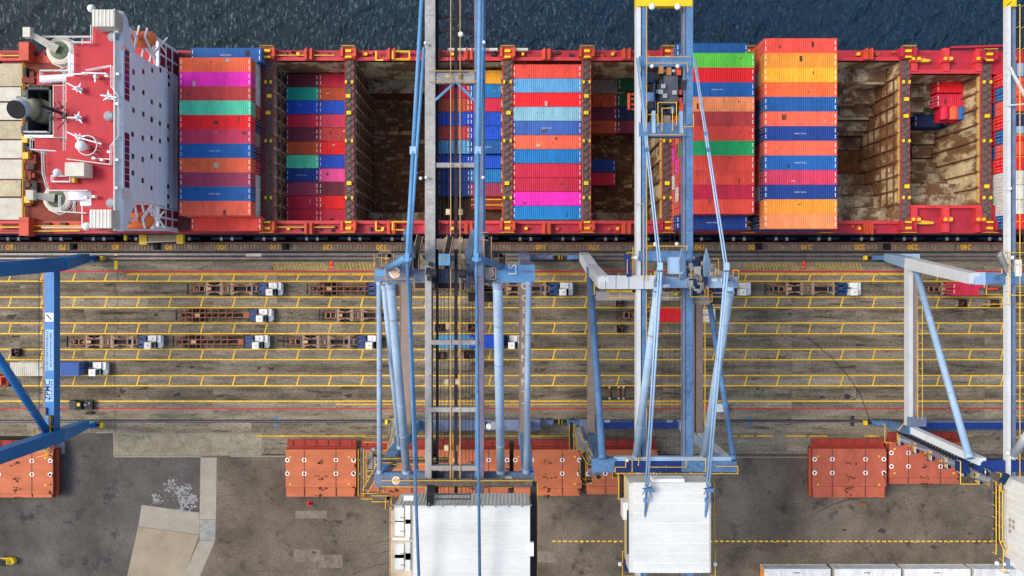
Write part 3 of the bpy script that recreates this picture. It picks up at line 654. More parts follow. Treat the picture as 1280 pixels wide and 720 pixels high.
# lashing bridges / cross decks
for i, (a, b_) in enumerate(XS):
    n_, s_ = (YN + 1.2, YS - 1.4) if i < 8 else (YN + .6, YS - 1.0)
    lb = MB().box(a, b_, s_, n_, DK - .3, TOPZ - .02)
    lb.build('cross_deck', M('cross_deck', (120, 96, 90), .85, .4, 1.2, ((62, 44, 42), .5, 1.5), fine=.35), ship)
    gr = MB(); y_ = s_; k = 0
    while y_ < n_ - .5:
        gr.box(a + .12, b_ - .12, y_, y_ + .28, TOPZ - .02, TOPZ + .04); y_ += .62
        if k % 2: gr.beam((a + .2, y_, TOPZ + .3), (b_ - .2, y_ + 1.0, TOPZ + .3), .14, .14)
        else: gr.beam((b_ - .2, y_, TOPZ + .3), (a + .2, y_ + 1.0, TOPZ + .3), .14, .14)
        k += 1
    o = gr.build('grating', m_grate, ship); o['kind'] = 'stuff'
    ed = MB().box(a, a + .14, s_, n_, TOPZ - .02, TOPZ + .12).box(b_ - .14, b_, s_, n_, TOPZ - .02, TOPZ + .12); ed.build('edge_beam', m_orng if i in (3, 4, 5, 7) else m_deck, ship)
    mx = (a + b_) / 2; h = 8.9
    yb = MB()
    for py, s2 in ((120, .75), (141, .7), (229, .75)):
        if i >= 8: py += 4
        if random.random() < .88: yb.cbox((mx + random.uniform(-.2, .2), P(0, py, h)[1], h), .8, .72 * s2 + .1, .3)
    for py in (102.5, 176, 247):
        for sx in (-1, 1): yb.cbox((mx + sx * (b_ - a) * .33, P(0, py, h)[1], h), .34, .55, .3)
    yb.build('yellow_locker', m_ybox, ship)
    # heads at both ends
    for sd, py in ((1, 66 if i < 9 else 70), (-1, 283)):
        yy = P(0, py, 9.5)[1]
        MB().box(mx - 1.1, mx + 1.1, yy - 1.0, yy + 1.0, DK, 9.3).box(mx - 1.35, mx - .9, yy - .7, yy + .9, DK, 9.8).box(mx + .9, mx + 1.35, yy - .7, yy + .9, DK, 9.8).build('bridge_head', m_orng if i < 5 else m_deck, ship)
        MB().cbox((mx, yy + .3 * sd, 9.5), 1.0, .42, .5).cbox((mx, yy - .75 * sd, 9.6), 1.1, .3, .3).build('yellow_locker', m_ybox, ship)
        MB().rail([(mx - 1.2, yy + sd * 1.1, 9.3), (mx + 1.2, yy + sd * 1.1, 9.3)], .9, .05, 1).build('handrail', m_yr, ship)
    # brackets halfway between
# deck fittings on both side decks
def deck_fit(px0, px1):
    c = (px0 + px1) / 2
    for py, sd in ((67.5, 1), (285.5, -1)):
        p = P(c, py, 9.2)
        MB().box(p[0] - .85, p[0] + .85, p[1] - .9, p[1] + .9, DK, 9).box(p[0] - .6, p[0] - .3, p[1] - 1, p[1] + 1, 9, 9.5).box(p[0] + .3, p[0] + .6, p[1] - 1, p[1] + 1, 9, 9.5).build('stanchion_box', m_orng, ship)
        f = MB()
        for k in range(4):
            q = P(px0 + (px1 - px0) * random.uniform(.08, .92), py + random.uniform(-2.5, 2.5), 8.4); f.cbox((q[0], q[1], 8.25), random.uniform(.3, .9), random.uniform(.3, .7), .5)
        f.build('deck_fitting', random.choice([m_deckb, m_dark, m_orng]), ship)
        q = P(px0 + (px1 - px0) * random.uniform(.15, .4), py, 8.6); MB().cbox((q[0], q[1], 8.4), .5, .5, .6).build('deck_fitting', m_ybox, ship)
for a, b_ in ((341, 431), (443, 536), (545, 628), (640, 727), (739, 828), (1047, 1126)): deck_fit(a, b_)
for (a, b_) in ((341, 430), ):
    for py in (69, 284): MB().tube(P(a + 3, py, 8.9), P(b_ - 12, py, 8.9), .1, 6).build('deck_pipe', m_yr, ship)
for (a, b_, py) in ((600, 612, 62), (630, 660, 62), (560, 622, 62)): MB().tube(P(a, py, 9), P(b_, py, 9), .28, 8).build('deck_pipe', m_whited, ship)
for py in (69.5, 282.5):      # yellow frames beside the open hold
    p0 = P(491, py, 9); p1 = P(512, py, 9)
    MB().rail([(p0[0], p0[1] - .7, DK), (p1[0], p0[1] - .7, DK)], 1.3, .11, 3).rail([(p0[0], p0[1] + .7, DK), (p1[0], p0[1] + .7, DK)], 1.3, .11, 3).beam((p0[0], p0[1] - .7, 9.3), (p0[0], p0[1] + .7, 9.3), .22, .2).beam((p1[0], p0[1] - .7, 9.3), (p1[0], p0[1] + .7, 9.3), .22, .2).build('yellow_frame', m_ybox, ship)
    p0 = P(470, py, 9); MB().beam((p0[0], p0[1] - .8, 9), (p0[0], p0[1] + .8, 9), .25, .25).beam((p0[0], p0[1] - .8, 9), (p0[0] + 1.3, p0[1] - .8, 9), .2, .2).build('yellow_frame', m_ybox, ship)
# forward deck bulwark brackets
for px in (1143, 1183, 1224, 1262):
    for (pa, pb) in ((60, 89), (259, 290)):
        a = P(px, pa, 8.8); b_ = P(px, pb, 8.8)
        MB().box(a[0] - .55, a[0] + .55, b_[1], a[1], DK, 8.8).box(a[0] - .8, a[0] + .8, (a[1] + b_[1]) / 2 - .5, (a[1] + b_[1]) / 2 + .5, DK, 9.3).build('deck_bracket', m_coam, ship)
        MB().cbox((a[0] - .5, (a[1] + b_[1]) / 2, 9.4), .5, .5, .3).cbox((a[0] + .5, (a[1] + b_[1]) / 2, 9.4), .5, .5, .3).build('yellow_locker', m_ybox, ship)
for px, py, mt in ((1146, 75, m_yr), (1150, 278, m_yr)):
    p = P(px, py, 9); MB().prism([(p[0] - 1.3, p[1] + .6), (p[0] + 2.5, p[1] + .1), (p[0] + 2.3, p[1] - .3), (p[0] - 1.2, p[1] - .3)], DK, 9.0).build('yellow_crate', mt, ship)
MB().beam(P(1187, 60, 8.3), P(1262, 57.5, 9.2), .35, .9).build('bulwark', m_deck, ship)
# aft hatch covers (dirty pale)
hc_y = [(79, 108), (109, 127), (128, 150), (151, 174), (175, 198), (199, 224), (225, 246), (247, 275)]
for i, (a, b_) in enumerate(hc_y):
    MB().box(-112, X(27, 8.5), Y(b_ - .4, 8.5), Y(a + .4, 8.5), 7, 8.45 + (.25 if i in (1, 6) else 0)).build('hatch_panel', m_whited if i % 3 else M('aft_hatch_tan', (186, 172, 142), .8, .25, .4, ((96, 70, 44), .4, .5), fine=.25), ship)
MB().box(-112, x_aft + .1, HS + .3, YS, DK - 2, DK - .02).box(-112, x_aft + .1, YN, HN - .3, DK - 2, DK - .02).build('side_deck', m_orng, ship)
MB().rail([(X(28.5, 9), Y(275, 9), DK), (X(28.5, 9), Y(79, 9), DK)], 1.0, .11, 2.5).build('handrail', m_yr, ship)
MB().tube(P(0, 69.5, 8.8), P(26, 69.5, 8.8), .12, 6).tube(P(0, 284, 8.8), P(26, 284, 8.8), .12, 6).build('deck_pipe', m_yr, ship)
for py in (64, 283):
    p = P(30, py, 10); MB().cbox((p[0], p[1], 9), 1.7, 3.2, 2.2).build('bridge_head', m_orng, ship)

# ---------------- superstructure
FX = -394 / K                                # front wall
def blk(px0, px1, py0, py1, h0, h1, nm, mt, hh=None):
    h = h1 if hh is None else hh
    a = P(px0, py1, h); b_ = P(px1, py0, h)
    return MB().box(a[0], b_[0], a[1], b_[1], h0, h1).build(nm, mt, ship)
house = MB().box(-69.5, FX, 13.2, 36.2, DK, 24.8); hw = house.build('house_wall', m_housew, ship)
MB().box(-90.5, FX + .02, HS + .5, HN - .5, DK - .6, DK + .02).build('aft_deck', m_deckb, ship)
MB().box(-72, FX - .02, HS + .35, 13.1, DK, 16.2).box(-72, FX - .02, 36.3, HN - .35, DK, 16.2).build('house_base', m_housew, ship)
MB().box(-71.8, FX - .6, HS + .4, 13.15, 16.2, 16.28).box(-71.8, FX - .6, 36.25, HN - .4, 16.2, 16.28).build('boat_deck', m_roofr, ship)
# white framed openings at the forward corners of the lower decks
for y0, y1 in ((HS + .3, 13.1), (36.3, HN - .3)):
    for z0 in (8.6, 11.2, 13.7):
        MB().box(FX - .04, FX + .05, y0 + .5, (y0 + y1) / 2 - .2, z0, z0 + 1.9).box(FX - .04, FX + .05, (y0 + y1) / 2 + .2, y1 - .4, z0, z0 + 1.9).build('deck_opening', M('opening_red', (130, 30, 44), .7, .3), hw if False else ship)
    MB().rail([(FX - .2, y0, 16.3), (FX - .2, y1, 16.3)], 1.1, .09, 1.2).rail([(FX - .2, y0 if y0 < 20 else y1, 16.3), (-78, y0 if y0 < 20 else y1, 16.3)], 1.1, .09, 1.5).build('handrail', m_offw, ship)
    yo = y0 if y0 < 20 else y1
    fr = MB()
    for z in (16.2, 19, 21.8, 24.6):
        fr.beam((FX - .25, 13.2 if y0 < 20 else 36.2, z), (FX - .25, yo, z - 2), .25, .35)
    fr.beam((FX - .25, yo, 8), (FX - .25, yo, 18), .4, .4)
    fr.build('corner_frame', m_offw, ship)
# front wall panel seams
sm = MB()
for i in range(9):
    z = DK + 1.9 * i + 1; sm.box(FX, FX + .035, 13.2, 36.2, z, z + .05)
sm.build('wall_seam', m_offw, ship)
# windows on the front wall
wn = [(798, 432, 4.8), (857, 430, 4.8), (910, 422, 4.8), (960, 420, 4.8), (1010, 415, 4.8), (1010, 460, 4.8), (1010, 507, 4.8), (798, 528, 4.8), (857, 555, 4.8), (908, 612, 4.8), (958, 633, 4.8), (798, 662, 4.8), (857, 685, 4.8), (908, 715, 4.8)]
wn = [(x / s, y / s) for x, y, s in wn] + [(x / 4, 140 + y / 4) for x, y in [(660, 112), (711, 130), (755, 130), (797, 145), (838, 138), (838, 72), (797, 58), (755, 40), (662, 222), (711, 237), (755, 222), (797, 237), (662, 305), (711, 343), (755, 380), (838, 372), (838, 424), (838, 472)]]
wf = MB().box(-.02, .07, -.5, .5, -.5, .5).mesh('wf'); wf.materials.append(m_offw)
wp = MB().box(.0, .09, -.38, .38, -.38, .38).mesh('wp'); wp.materials.append(m_glass)
for (px, py) in wn:
    k = (640 - px) / 394; h = CAMZ * (1 - 1 / k); y = (355 - py) / k / K
    o = inst(wf, 'window', ship, (FX, y - 25.1, h + 3)); inst(wp, 'pane', o)
# bridge deck + wheelhouse
RH = 28.5
MB().box(P(92, 0, RH)[0], FX - .02, 12.9, 36.6, 24.6, 24.95).build('bridge_deck', m_offw, ship)
MB().box(P(92, 0, RH)[0], FX - .03, 14.5, 35.4, 24.9, RH - .1).build('wheelhouse', m_housew, ship)
for (y0, y1) in ((14.6, 23.3), (28.0, 36.0)):          # bridge window bands
    MB().box(FX - .1, FX + .04, y0, y1, 26.5, 28.1).build('window_band', m_offw, ship)
    n_ = 8
    for i in range(n_):
        ya = y0 + .1 + i * (y1 - y0 - .2) / n_
        MB().box(FX - .1, FX + .09, ya + .06, ya + (y1 - y0 - .2) / n_ - .06, 26.6, 28.05).build('pane', m_glassr, ship)
roof_poly = [(115, 12), (147, 12), (147, 288), (114, 288), (114, 239), (62, 239), (58, 222), (58, 190), (83, 188), (83, 96), (92, 95), (92, 55), (115, 55)]
MB().prism([P(*p, RH) for p in roof_poly], RH - .35, RH).build('roof', m_roofr, ship)
# front bulwark of the wings
bf = MB(); xa = P(147, 0, RH)[0]; xb = P(151.5, 0, RH)[0]
bf.box(xa, xb, P(0, 289, RH)[1], P(0, 14, RH)[1], RH - .4, RH + .06)
bf.box(xa - .06, xa + .1, P(0, 289, RH)[1], P(0, 14, RH)[1], RH - .1, RH + 1.1)
bf.build('bulwark', m_offw, ship)
gs = MB()
for yo, yi in ((P(0, 14, RH)[1], 36.3), (P(0, 289, RH)[1], 13.1)):
    gs.add([(FX - .35, yo, 28.3), (FX - .05, yo, 28.3), (FX - .05, yi, 28.3), (FX - .35, yi, 28.3), (FX - .35, yo - (yo - yi) * .1, 27), (FX - .05, yo - (yo - yi) * .1, 27), (FX - .05, yi, 24.4), (FX - .35, yi, 24.4)],
           [(0, 1, 2, 3), (4, 7, 6, 5), (0, 4, 5, 1), (1, 5, 6, 2), (2, 6, 7, 3), (3, 7, 4, 0)])
    gs.beam((FX - .2, yo - (yo - yi) * .3, 27), (FX - .2, (yi * .8 + yo * .2), 17), .3, .3)
gs.build('wing_bracket', m_housew, ship)
# wing shelters
for (a, b_, c, d, nm) in ((115, 143, 12, 33, 'n'), (112, 139, 262, 285, 's')):
    blk(a, b_, c, d, RH, 31.2, 'wing_shelter', m_whited, 31.2)
    blk(b_ + .2, b_ + 3.5, c + 2, d, RH + .02, 29.3, 'dark_opening', m_blk2, 29)
    rb = MB()
    p0 = P(a, d, 31.2); p1 = P(b_, c, 31.2)
    for i in range(6): x = p0[0] + (p1[0] - p0[0]) * (i + .5) / 6; rb.box(x - .05, x + .05, p0[1], p1[1], 31.2, 31.28)
    rb.build('roof_rib', m_offw, ship)
for px, py in ((115, 11), (109, 283), (72, 216)): p = P(px, py, 30.5); MB().lathe(p, [(.2, -1.4), (.2, -.4), (.5, -.2), (.62, .2), (.4, .6), (.1, .75)], 12).build('radome', m_offw, ship, smooth=True)
def house_rail(pts, h=RH, r=.08):
    MB().rail([P(x, y, h) for x, y in pts], 1.05, r, 1.4).build('handrail', m_offw, ship)
house_rail([(118, 34), (118, 55), (93, 55), (93, 94)]); house_rail([(111, 90), (143, 84), (143, 110), (152, 122), (152, 172), (142, 184), (142, 207), (88, 200)])
house_rail([(114, 239), (64, 239), (58, 218), (57, 190)]); house_rail([(147, 35), (147, 262)], RH + .05, .05); house_rail([(75, 205), (75, 190), (43, 188), (43, 172)], 26)
# lower aft terrace around the funnel
blk(46, 96, 92, 106, DK, 24.5, 'aft_house', m_whited, 24.5); blk(46, 96, 92, 106, 24.5, 24.6, 'terrace', m_roofr, 24.6)
blk(43, 84, 172, 189, DK, 24.5, 'aft_house', m_whited, 24.5); blk(43, 84, 172, 189, 24.5, 24.6, 'terrace', m_roofr, 24.6)
blk(66, 84, 106, 172, DK, 26, 'aft_house', m_whited, 26); blk(67, 83, 107, 171, 26, 26.12, 'terrace', m_deck, 26.12)
MB().tube(P(52, 99.5, 26), P(95, 96.5, 26), .62, 10).build('white_boom', m_offw, ship); house_rail([(55, 90), (95, 90)], 24.6); house_rail([(55, 90), (55, 105)], 24.6)
for pts in ([(84, 92), (84, 205)], [(88, 105), (88, 130), (93, 130), (93, 150), (88, 150), (88, 178)]): house_rail(pts, 26.2, .07)
# funnel casing: open black box with pipes, tall exhaust pipe
fz = 24
fa = P(32, 167, fz); fb = P(64, 109, fz)
fc = MB(); t_ = .35
fc.box(fa[0], fb[0], fa[1], fa[1] + t_, DK, fz).box(fa[0], fb[0], fb[1] - t_, fb[1], DK, fz).box(fa[0], fa[0] + t_, fa[1], fb[1], DK, fz).box(fb[0] - t_, fb[0], fa[1], fb[1], DK, fz).box(fa[0], fb[0], fa[1], fb[1], DK, fz - 5)
fun = fc.build('funnel_casing', M('funnel_dark', (46, 58, 66), .6, .3, .6, ((90, 84, 70), .35, 1)), ship)
p0 = P(58, 141, 20); p1 = P(20, 137, 25.5)
ex = MB(); d_ = (p1 - p0).normalized()
ex.tube(Vector((p0[0], p0[1], 18)), Vector((p0[0] - .3, p0[1], 22)), 1.95, 20); ex.tube(Vector((p0[0] - .3, p0[1], 22)), Vector((p0[0] - 1.9, p0[1] + .1, 23.6)), 1.9, 20, 1.65)
ex.build('exhaust_pipe', M('exhaust_tan', (176, 166, 134), .6, .3, .6, ((110, 92, 60), .45, .8)), fun, smooth=True)
tip = p1
MB().tube(Vector((p0[0] - 1.6, p0[1] + .1, 23.3)), tip, 1.62, 20, 1.45, cap=False).build('exhaust_pipe', M('exhaust_zinc', (190, 200, 218), .5, .2, .6, ((130, 122, 104), .3, .9)), fun, smooth=True)
dn = (tip - Vector((p0[0] - 1.6, p0[1] + .1, 23.3))).normalized()
MB().tube(tip - dn * .3, tip + dn * .02, 1.36, 20).build('exhaust_mouth', m_black, fun)
sp = MB()
for i in range(12):
    a = P(random.uniform(37, 60), random.uniform(113, 151), 20); sp.tube(Vector((a[0], a[1], 17)), Vector((a[0] + random.uniform(-.4, .4), a[1], 22 + random.uniform(-1, 1.5))), random.uniform(.18, .5), 8)
for i in range(9): a = P(random.uniform(36, 60), random.uniform(112, 152), 20); sp.cbox((a[0], a[1], 19.6), random.uniform(.5, 1.8), random.uniform(.4, 1.4), random.uniform(.4, 1.2))
sp.build('funnel_pipes', M('pipes_olive', (94, 96, 80), .6, .4, .8, ((44, 52, 70), .5, 1)), fun)
blk(30, 82, 168.5, 172, DK, 25, 'white_catwalk', m_offw, 25); MB().rail([P(34, 166, 25), P(63, 166, 25)], 1, .08).build('handrail', m_offw, ship)
mz = MB()
for i in range(26):
    a = P(random.uniform(64, 84), random.uniform(128, 152), random.uniform(27, 31)); b_ = a + Vector((random.uniform(-1.4, 1.4), random.uniform(-1.2, 1.2), random.uniform(-1.5, 1.5))); mz.tube(a, b_, .07, 5)
a = P(78, 142, 27); mz.tube(a, a + Vector((0, 0, 6)), .25, 8)
mz.build('radar_mast', m_black, ship)
# aerials with star shaped bases lying across the red deck, dome, vents
st = MB()
for px, py, a0 in ((98, 111, .1), (97, 147, .2), (99, 172, 1.3), (136, 121, .6)):
    c = P(px, py, 29.4); st.lathe(c, [(.35, -.8), (.3, .3), (.1, .5)], 8)
    for k in range(6):
        a = a0 + k * math.pi / 3 ; L_ = (1.15 if k % 2 else .6) * random.uniform(.7, 1.2)
        e = c + Vector((math.cos(a) * L_, math.sin(a) * L_, .1)); st.beam(c, e, .5, .18, .05, .05)
for (x0, y0, x1, y1) in ((84, 104, 97, 111), (84, 147, 97, 147), (84, 165, 98, 172), (98, 172, 127, 180), (102, 91, 133, 92), (119, 92, 119, 103), (126, 119, 146, 122), (88, 93, 110, 92)): st.beam(P(x0, y0, 29.8), P(x1, y1, 29.8), .2, .2)
st.build('antenna_mast', M('aerial_silver', (206, 208, 214), .45, .15), ship)
dome = P(103, 183, 30); MB().lathe(dome, [(.45, -1.5), (.45, -.4), (.7, -.1), (.8, .4), (.68, .8), (.35, 1.05), (.1, 1.1)], 20).build('radome', m_offw, ship, smooth=True)
rr = MB(); c = P(113, 183, 29)
for k in range(14):
    a = k * math.pi / 7; b__ = (k + 1) * math.pi / 7; rr.tube(c + Vector((math.cos(a) * 1.5, math.sin(a) * 1.5, 1)), c + Vector((math.cos(b__) * 1.5, math.sin(b__) * 1.5, 1)), .07, 5); rr.tube(c + Vector((math.cos(a) * 1.5, math.sin(a) * 1.5, -.5)), c + Vector((math.cos(a) * 1.5, math.sin(a) * 1.5, 1)), .05, 4)
rr.build('ring_rail', m_offw, ship)
blk(81, 105, 203, 220, RH, 31, 'white_locker', m_whited, 31); MB().rail([P(69, 220, RH), P(69, 228, RH), P(92, 228, RH), P(92, 221, RH), P(69, 221, RH)], 1, .1).build('handrail', m_offw, ship); blk(90, 93, 221, 228, RH, 29.4, 'yellow_locker', m_yr, 29.4)
for px, py in ((141, 46), (139, 254), (136, 145)): c = P(px, py, 29); MB().lathe(c, [(.75, -.5), (.75, .1), (.55, .3)], 12).cbox(c + Vector((.3, 0, .2)), .8, .7, .5).build('vent', m_grey, ship)
fr_ = MB()
for px, py in ((147, 40), (148, 93), (147, 130), (147, 200), (146, 235), (134, 95), (120, 96), (128, 200), (118, 198), (137, 190), (108, 247), (118, 246)): fr_.cbox(P(px, py, 29.2), .5, .35, .7)
for a_, b__ in (((118, 198), (138, 199)), ((140, 96), (132, 96)), ((124, 97), (120, 96))): fr_.beam(P(*a_, 29.1), P(*b__, 29.1), .12, .12)
fr_.build('roof_fitting', m_offw, ship)
bl = MB().box(*[P(100, 0, 24)[0], P(118, 0, 24)[0]], P(0, 257, 24)[1], P(0, 239, 24)[1], 12, 24); bl.build('stair_landing', m_offw, ship)
for z in (20, 16): MB().rail([P(78, 245, z), P(78, 265, z), P(112, 267, z)], 1, .09).rail([P(96, 243, z), P(96, 266, z)], 1, .08).build('handrail', m_offw, ship)
blk(79, 96, 246, 264, 15, 15.1, 'terrace', m_roofr, 15.1); blk(98, 112, 246, 266, 15, 15.1, 'terrace', m_roofr, 15.1)
# provision cranes
def prov(px, py, nm, ang, L_):
    c = P(px, py, 15); col_ = MB().lathe((c[0], c[1], 8), [(1.4, 0), (1.3, 7), (2.3, 7.4), (2.3, 8.2), (1.9, 8.4)], 20); o = col_.build('deck_crane', m_whited, ship)
    MB().lathe((c[0], c[1], 16.4), [(1.5, 0), (1.5, .15), (1.0, .3)], 16).build('slewing_ring', M('crane_green', (96, 110, 84), .7, .4, 1.5, ((40, 40, 40), .5, 2)), o)
    e = Vector((c[0] + math.cos(ang) * L_, c[1] + math.sin(ang) * L_, 19)); MB().beam(Vector((c[0], c[1], 17)), e, 1.4, 1.0, .8, .6).cbox(e, 1.2, 1.6, 1).build('jib', m_whited, o)
    s = MB()
    for k in range(8): a = k * math.pi / 4; s.tube((c[0] + math.cos(a) * 2.6, c[1] + math.sin(a) * 2.6, 15.2), (c[0] + math.cos(a + .785) * 2.6, c[1] + math.sin(a + .785) * 2.6, 15.2), .09, 5)
    s.build('ring_rail', m_offw, o)
prov(80, 66, 'n', math.radians(150), 4.2); prov(76, 249, 's', math.radians(175), 2.6)
MB().rail([P(80, 78, 14), P(80, 92, 14)], 1, .12).rail([P(88, 78, 14), P(88, 92, 14)], 1, .12).build('ladder', m_whited, ship)
# aft deck clutter
ac = MB(); ac2 = MB()
for i in range(46):
    p = P(random.uniform(31, 44), random.uniform(82, 275), 9); (ac if i % 3 else ac2).cbox((p[0], p[1], 8.5), random.uniform(.4, 1.5), random.uniform(.4, 1.8), random.uniform(.4, 1.6))
ac.build('deck_machinery', m_deckb, ship); ac2.build('deck_machinery', m_dark, ship)
for px, py in ((34, 195), (36, 250), (33, 175)): MB().cbox(P(px, py, 9), 1.0, 1.1, 1.2).build('yellow_locker', m_yr, ship)
for px, py in ((60, 281), (60, 290), (80, 281), (38, 283), (60, 68), (44, 68)): MB().cbox(P(px, py - 1, 8.3), 1.0, .5, .5).build('deck_fitting', m_dark, ship)
MB().tube(P(36, 282.5, 8.6), P(108, 282.5, 8.6), .13, 6).tube(P(36, 289, 8.6), P(100, 288.5, 8.6), .13, 6).build('deck_pipe', m_yr, ship)
MB().box(P(36, 0, 8)[0], P(112, 0, 8)[0], HS + .35, HS + 2.1, DK - .1, DK + .1).box(P(36, 0, 8)[0], P(112, 0, 8)[0], HN - 2.1, HN - .35, DK - .1, DK + .1).build('side_deck', m_orng, ship)
# lifeboats
def lifeboat(px, py, h, lb, sd):
    c = P(px, py, h); t = thing('lifeboat', lb, 'lifeboat', (c[0], c[1], h - 1.3), 'lifeboats at the bridge house')
    prof = [(.05, -2.7), (.75, -2.4), (1.2, -1.6), (1.3, 0), (1.25, 1.4), (.9, 2.3), (.3, 2.7)]
    m = MB(); m.lathe((c[0], c[1], h), prof, 18, 'x'); o = m.build('hull', m_life, t, smooth=True); 
    MB().box(c[0] - 2.2, c[0] + 2.1, c[1] - 1.3, c[1] + 1.3, h - .15, h + .0).build('fender_belt', M('belt_red', (176, 52, 30), .6, .2), t)
    MB().cbox((c[0] - 1.2, c[1], h + 1.3), 1.1, 1.0, .7).cbox((c[0] + 1.3, c[1], h + 1.25), .7, .8, .5).build('canopy_hatch', M('hatch_orange', (200, 88, 44), .5, .2), t)
    dv_ = MB()
    for xx in (2.0,): dv_.beam((c[0] + xx, c[1] - sd * 2.6, h - 1), (c[0] + xx * .9, c[1] - sd * .2, h + 1.9), .3, .4).beam((c[0] + xx * .9, c[1] - sd * .2, h + 1.9), (c[0] + xx, c[1] + sd * 1.3, h + 1.5), .25, .3)
    dv_.beam((c[0] + 2.2, c[1] - sd * 2, h - .6), (c[0] + 3.4, c[1] + sd * 1.0, h - 2.5), .22, .22).beam((c[0] + 2.2, c[1] + sd * 1.0, h - .2), (c[0] + 3.5, c[1] - sd * 1.7, h - 2), .2, .2)
    o = dv_.build('davit', m_offw, ship)
lifeboat(174, 49, 22.0, 'orange covered lifeboat on the seaward side of the white bridge house', 1)
lifeboat(171, 276, 22.0, 'orange covered lifeboat on the quay side of the white bridge house', -1)
#SECTION3
# ================================================================== CONTAINERS ON BOARD
def row_label(key, i, n, where, extra=''):
    side = ORD[i + 1] + ' from the seaward side' if i + 1 <= (n + 1) // 2 else ORD[n - i] + ' from the quay side'
    return f"{cdisp[key]} container{extra}, {side}, {where}"
def stack(cx, keys, z0, tiers, where, lower, grp, outer1=(1, 1), logos=()):
    n = len(keys); pitch = 31.75 / n
    for i, k in enumerate(keys):
        tt = outer1[0] if i == 0 else outer1[1] if i == n - 1 else tiers
        y = 41.0 - pitch * (i + .5)
        for t in range(tt):
            top = t == tt - 1
            kk = k if top else lower[(i * 3 + t * 5) % len(lower)]
            tn = {0: 'top', 1: 'second', 2: 'third'}[tt - 1 - t]
            container(cx + (0 if tt == tiers else .9 * (1 if cx < 0 else -.35)), y, z0 + t * 2.72, kk, row_label(kk, i, n, f'{tn} tier, {where}'), group=grp, marks=top, logo=top and i in logos)
W = lambda a: a / K
stack(W((-291 - 5 + -5 - 372) / 2) - .0 if False else W(-337), ['blue', 'orange', 'magenta', 'brickred', 'mint', 'red', 'rose', 'blue', 'orange', 'plum', 'blue', 'salmon', 'tangerine' if False else 'coral'], TOPZ, 2, 'stack beside bridge house',
      ['crimson', 'white', 'greydirty', 'white', 'rust', 'maroon', 'white', 'navy'], 'containers stacked beside the bridge house', (1, 1), (0, 7, 10))
stack(W(229), ['blue', 'lime', 'red', 'blue', 'lightorange', 'brickred', 'coral', 'green', 'coral', 'coral', 'crimson', 'coral', 'deepblue'], TOPZ, 3, 'stack under blue crane boom',
      ['coral', 'orange', 'crimson', 'white', 'rust', 'magenta', 'coral', 'salmon'], 'containers stacked under the blue crane boom', (2, 2), (3, 12))
stack(W(321), ['coral', 'amber', 'yellow', 'tangerine', 'blue', 'salmon', 'deepblue', 'salmon', 'azure' if False else 'blue', 'rose', 'deepblue', 'amber', 'lightorange'], TOPZ, 3, 'tallest stack amidships',
      ['orange', 'navy', 'crimson', 'white', 'blue', 'tangerine', 'coral', 'navy'], 'containers in the tallest stack', (3, 3), (6, 8, 10))
def holdcol(x, keys, ys, ztop, Lc, where, grp, logos=()):
    y0, y1 = ys; n = len(keys)
    for i, k in enumerate(keys):
        if not k: continue
        y = y0 + (y1 - y0) * (i + .5) / n
        container(x, y, ztop[i] - CH if isinstance(ztop, list) else ztop - CH, k, row_label(k, i, n, where), Lc=Lc, group=grp, logo=i in logos)
hr = (P(0, 80, 8.5)[1], P(0, 274.9, 8.5)[1])
holdcol(W(41.4), ['coral', 'skyblue', 'red', 'paleblue', 'slateblue', 'salmon', 'azure', 'crimson', 'crimson', 'magenta', 'azure'], hr, 8.35, 12.19, 'full hold of long boxes', 'containers filling the amidships hold', (4,))
hr = (P(0, 91.3, 1)[1], P(0, 278, 1)[1])
holdcol(W(-261), ['maroon', 'teal', 'royal', 'crimson', 'maroon', 'rust', 'mint', 'deepblue', 'plum', 'crimson', 'crimson'], hr, .7, 6.06, 'left column in deep hold', 'short containers in the hold near the bridge', (7,))
holdcol(W(-220), ['crimson', 'rust', 'royal', 'rose', 'brickred', 'red', 'royal', 'pink', 'maroon', 'red', 'crimson'], hr, .7, 6.06, 'right column in deep hold', 'short containers in the hold near the bridge')
hr = (P(0, 87.5, 4.4)[1], P(0, 262, 4.4)[1])
holdcol(W(-71.4), ['deepblue', 'crimson', 'rust', 'royal', 'brickred', 'skyblue', 'royal', 'deepblue', 'deepblue', None], hr, [4.4] * 6 + [3.4, 3, 3, 3], 6.06, 'left column under grey crane boom', 'short containers under the grey crane boom')
holdcol(W(-31), ['yellow', 'azure', 'crimson', 'royal', 'royal', 'blue', 'royal', 'azure', 'plum', None], hr, [4.4] * 6 + [3.4, 3, 3, 3], 6.06, 'right column under grey crane boom', 'short containers under the grey crane boom', (5,))
MB().box(W(-91), W(-11), 11.4, 37.5, .2, .36).build('hold_floor', m_rustd, ship)
t = thing('flat_rack', 'orange red flat rack with two yellow rails low in the hold under grey boom', 'flat rack', tuple(P(609, 253, 2.4)))
c = P(609, 253, 2.4); MB().box(c[0] - 3, c[0] + 3, c[1] - 1.3, c[1] + 1.1, .36, 2.3).build('deck', m_coverd, t)
for dy in (-.5, .5): MB().tube((c[0] - 3, c[1] + dy, 2.5), (c[0] + 3, c[1] + dy, 2.5), .12, 6).build('rail', m_yr, t)
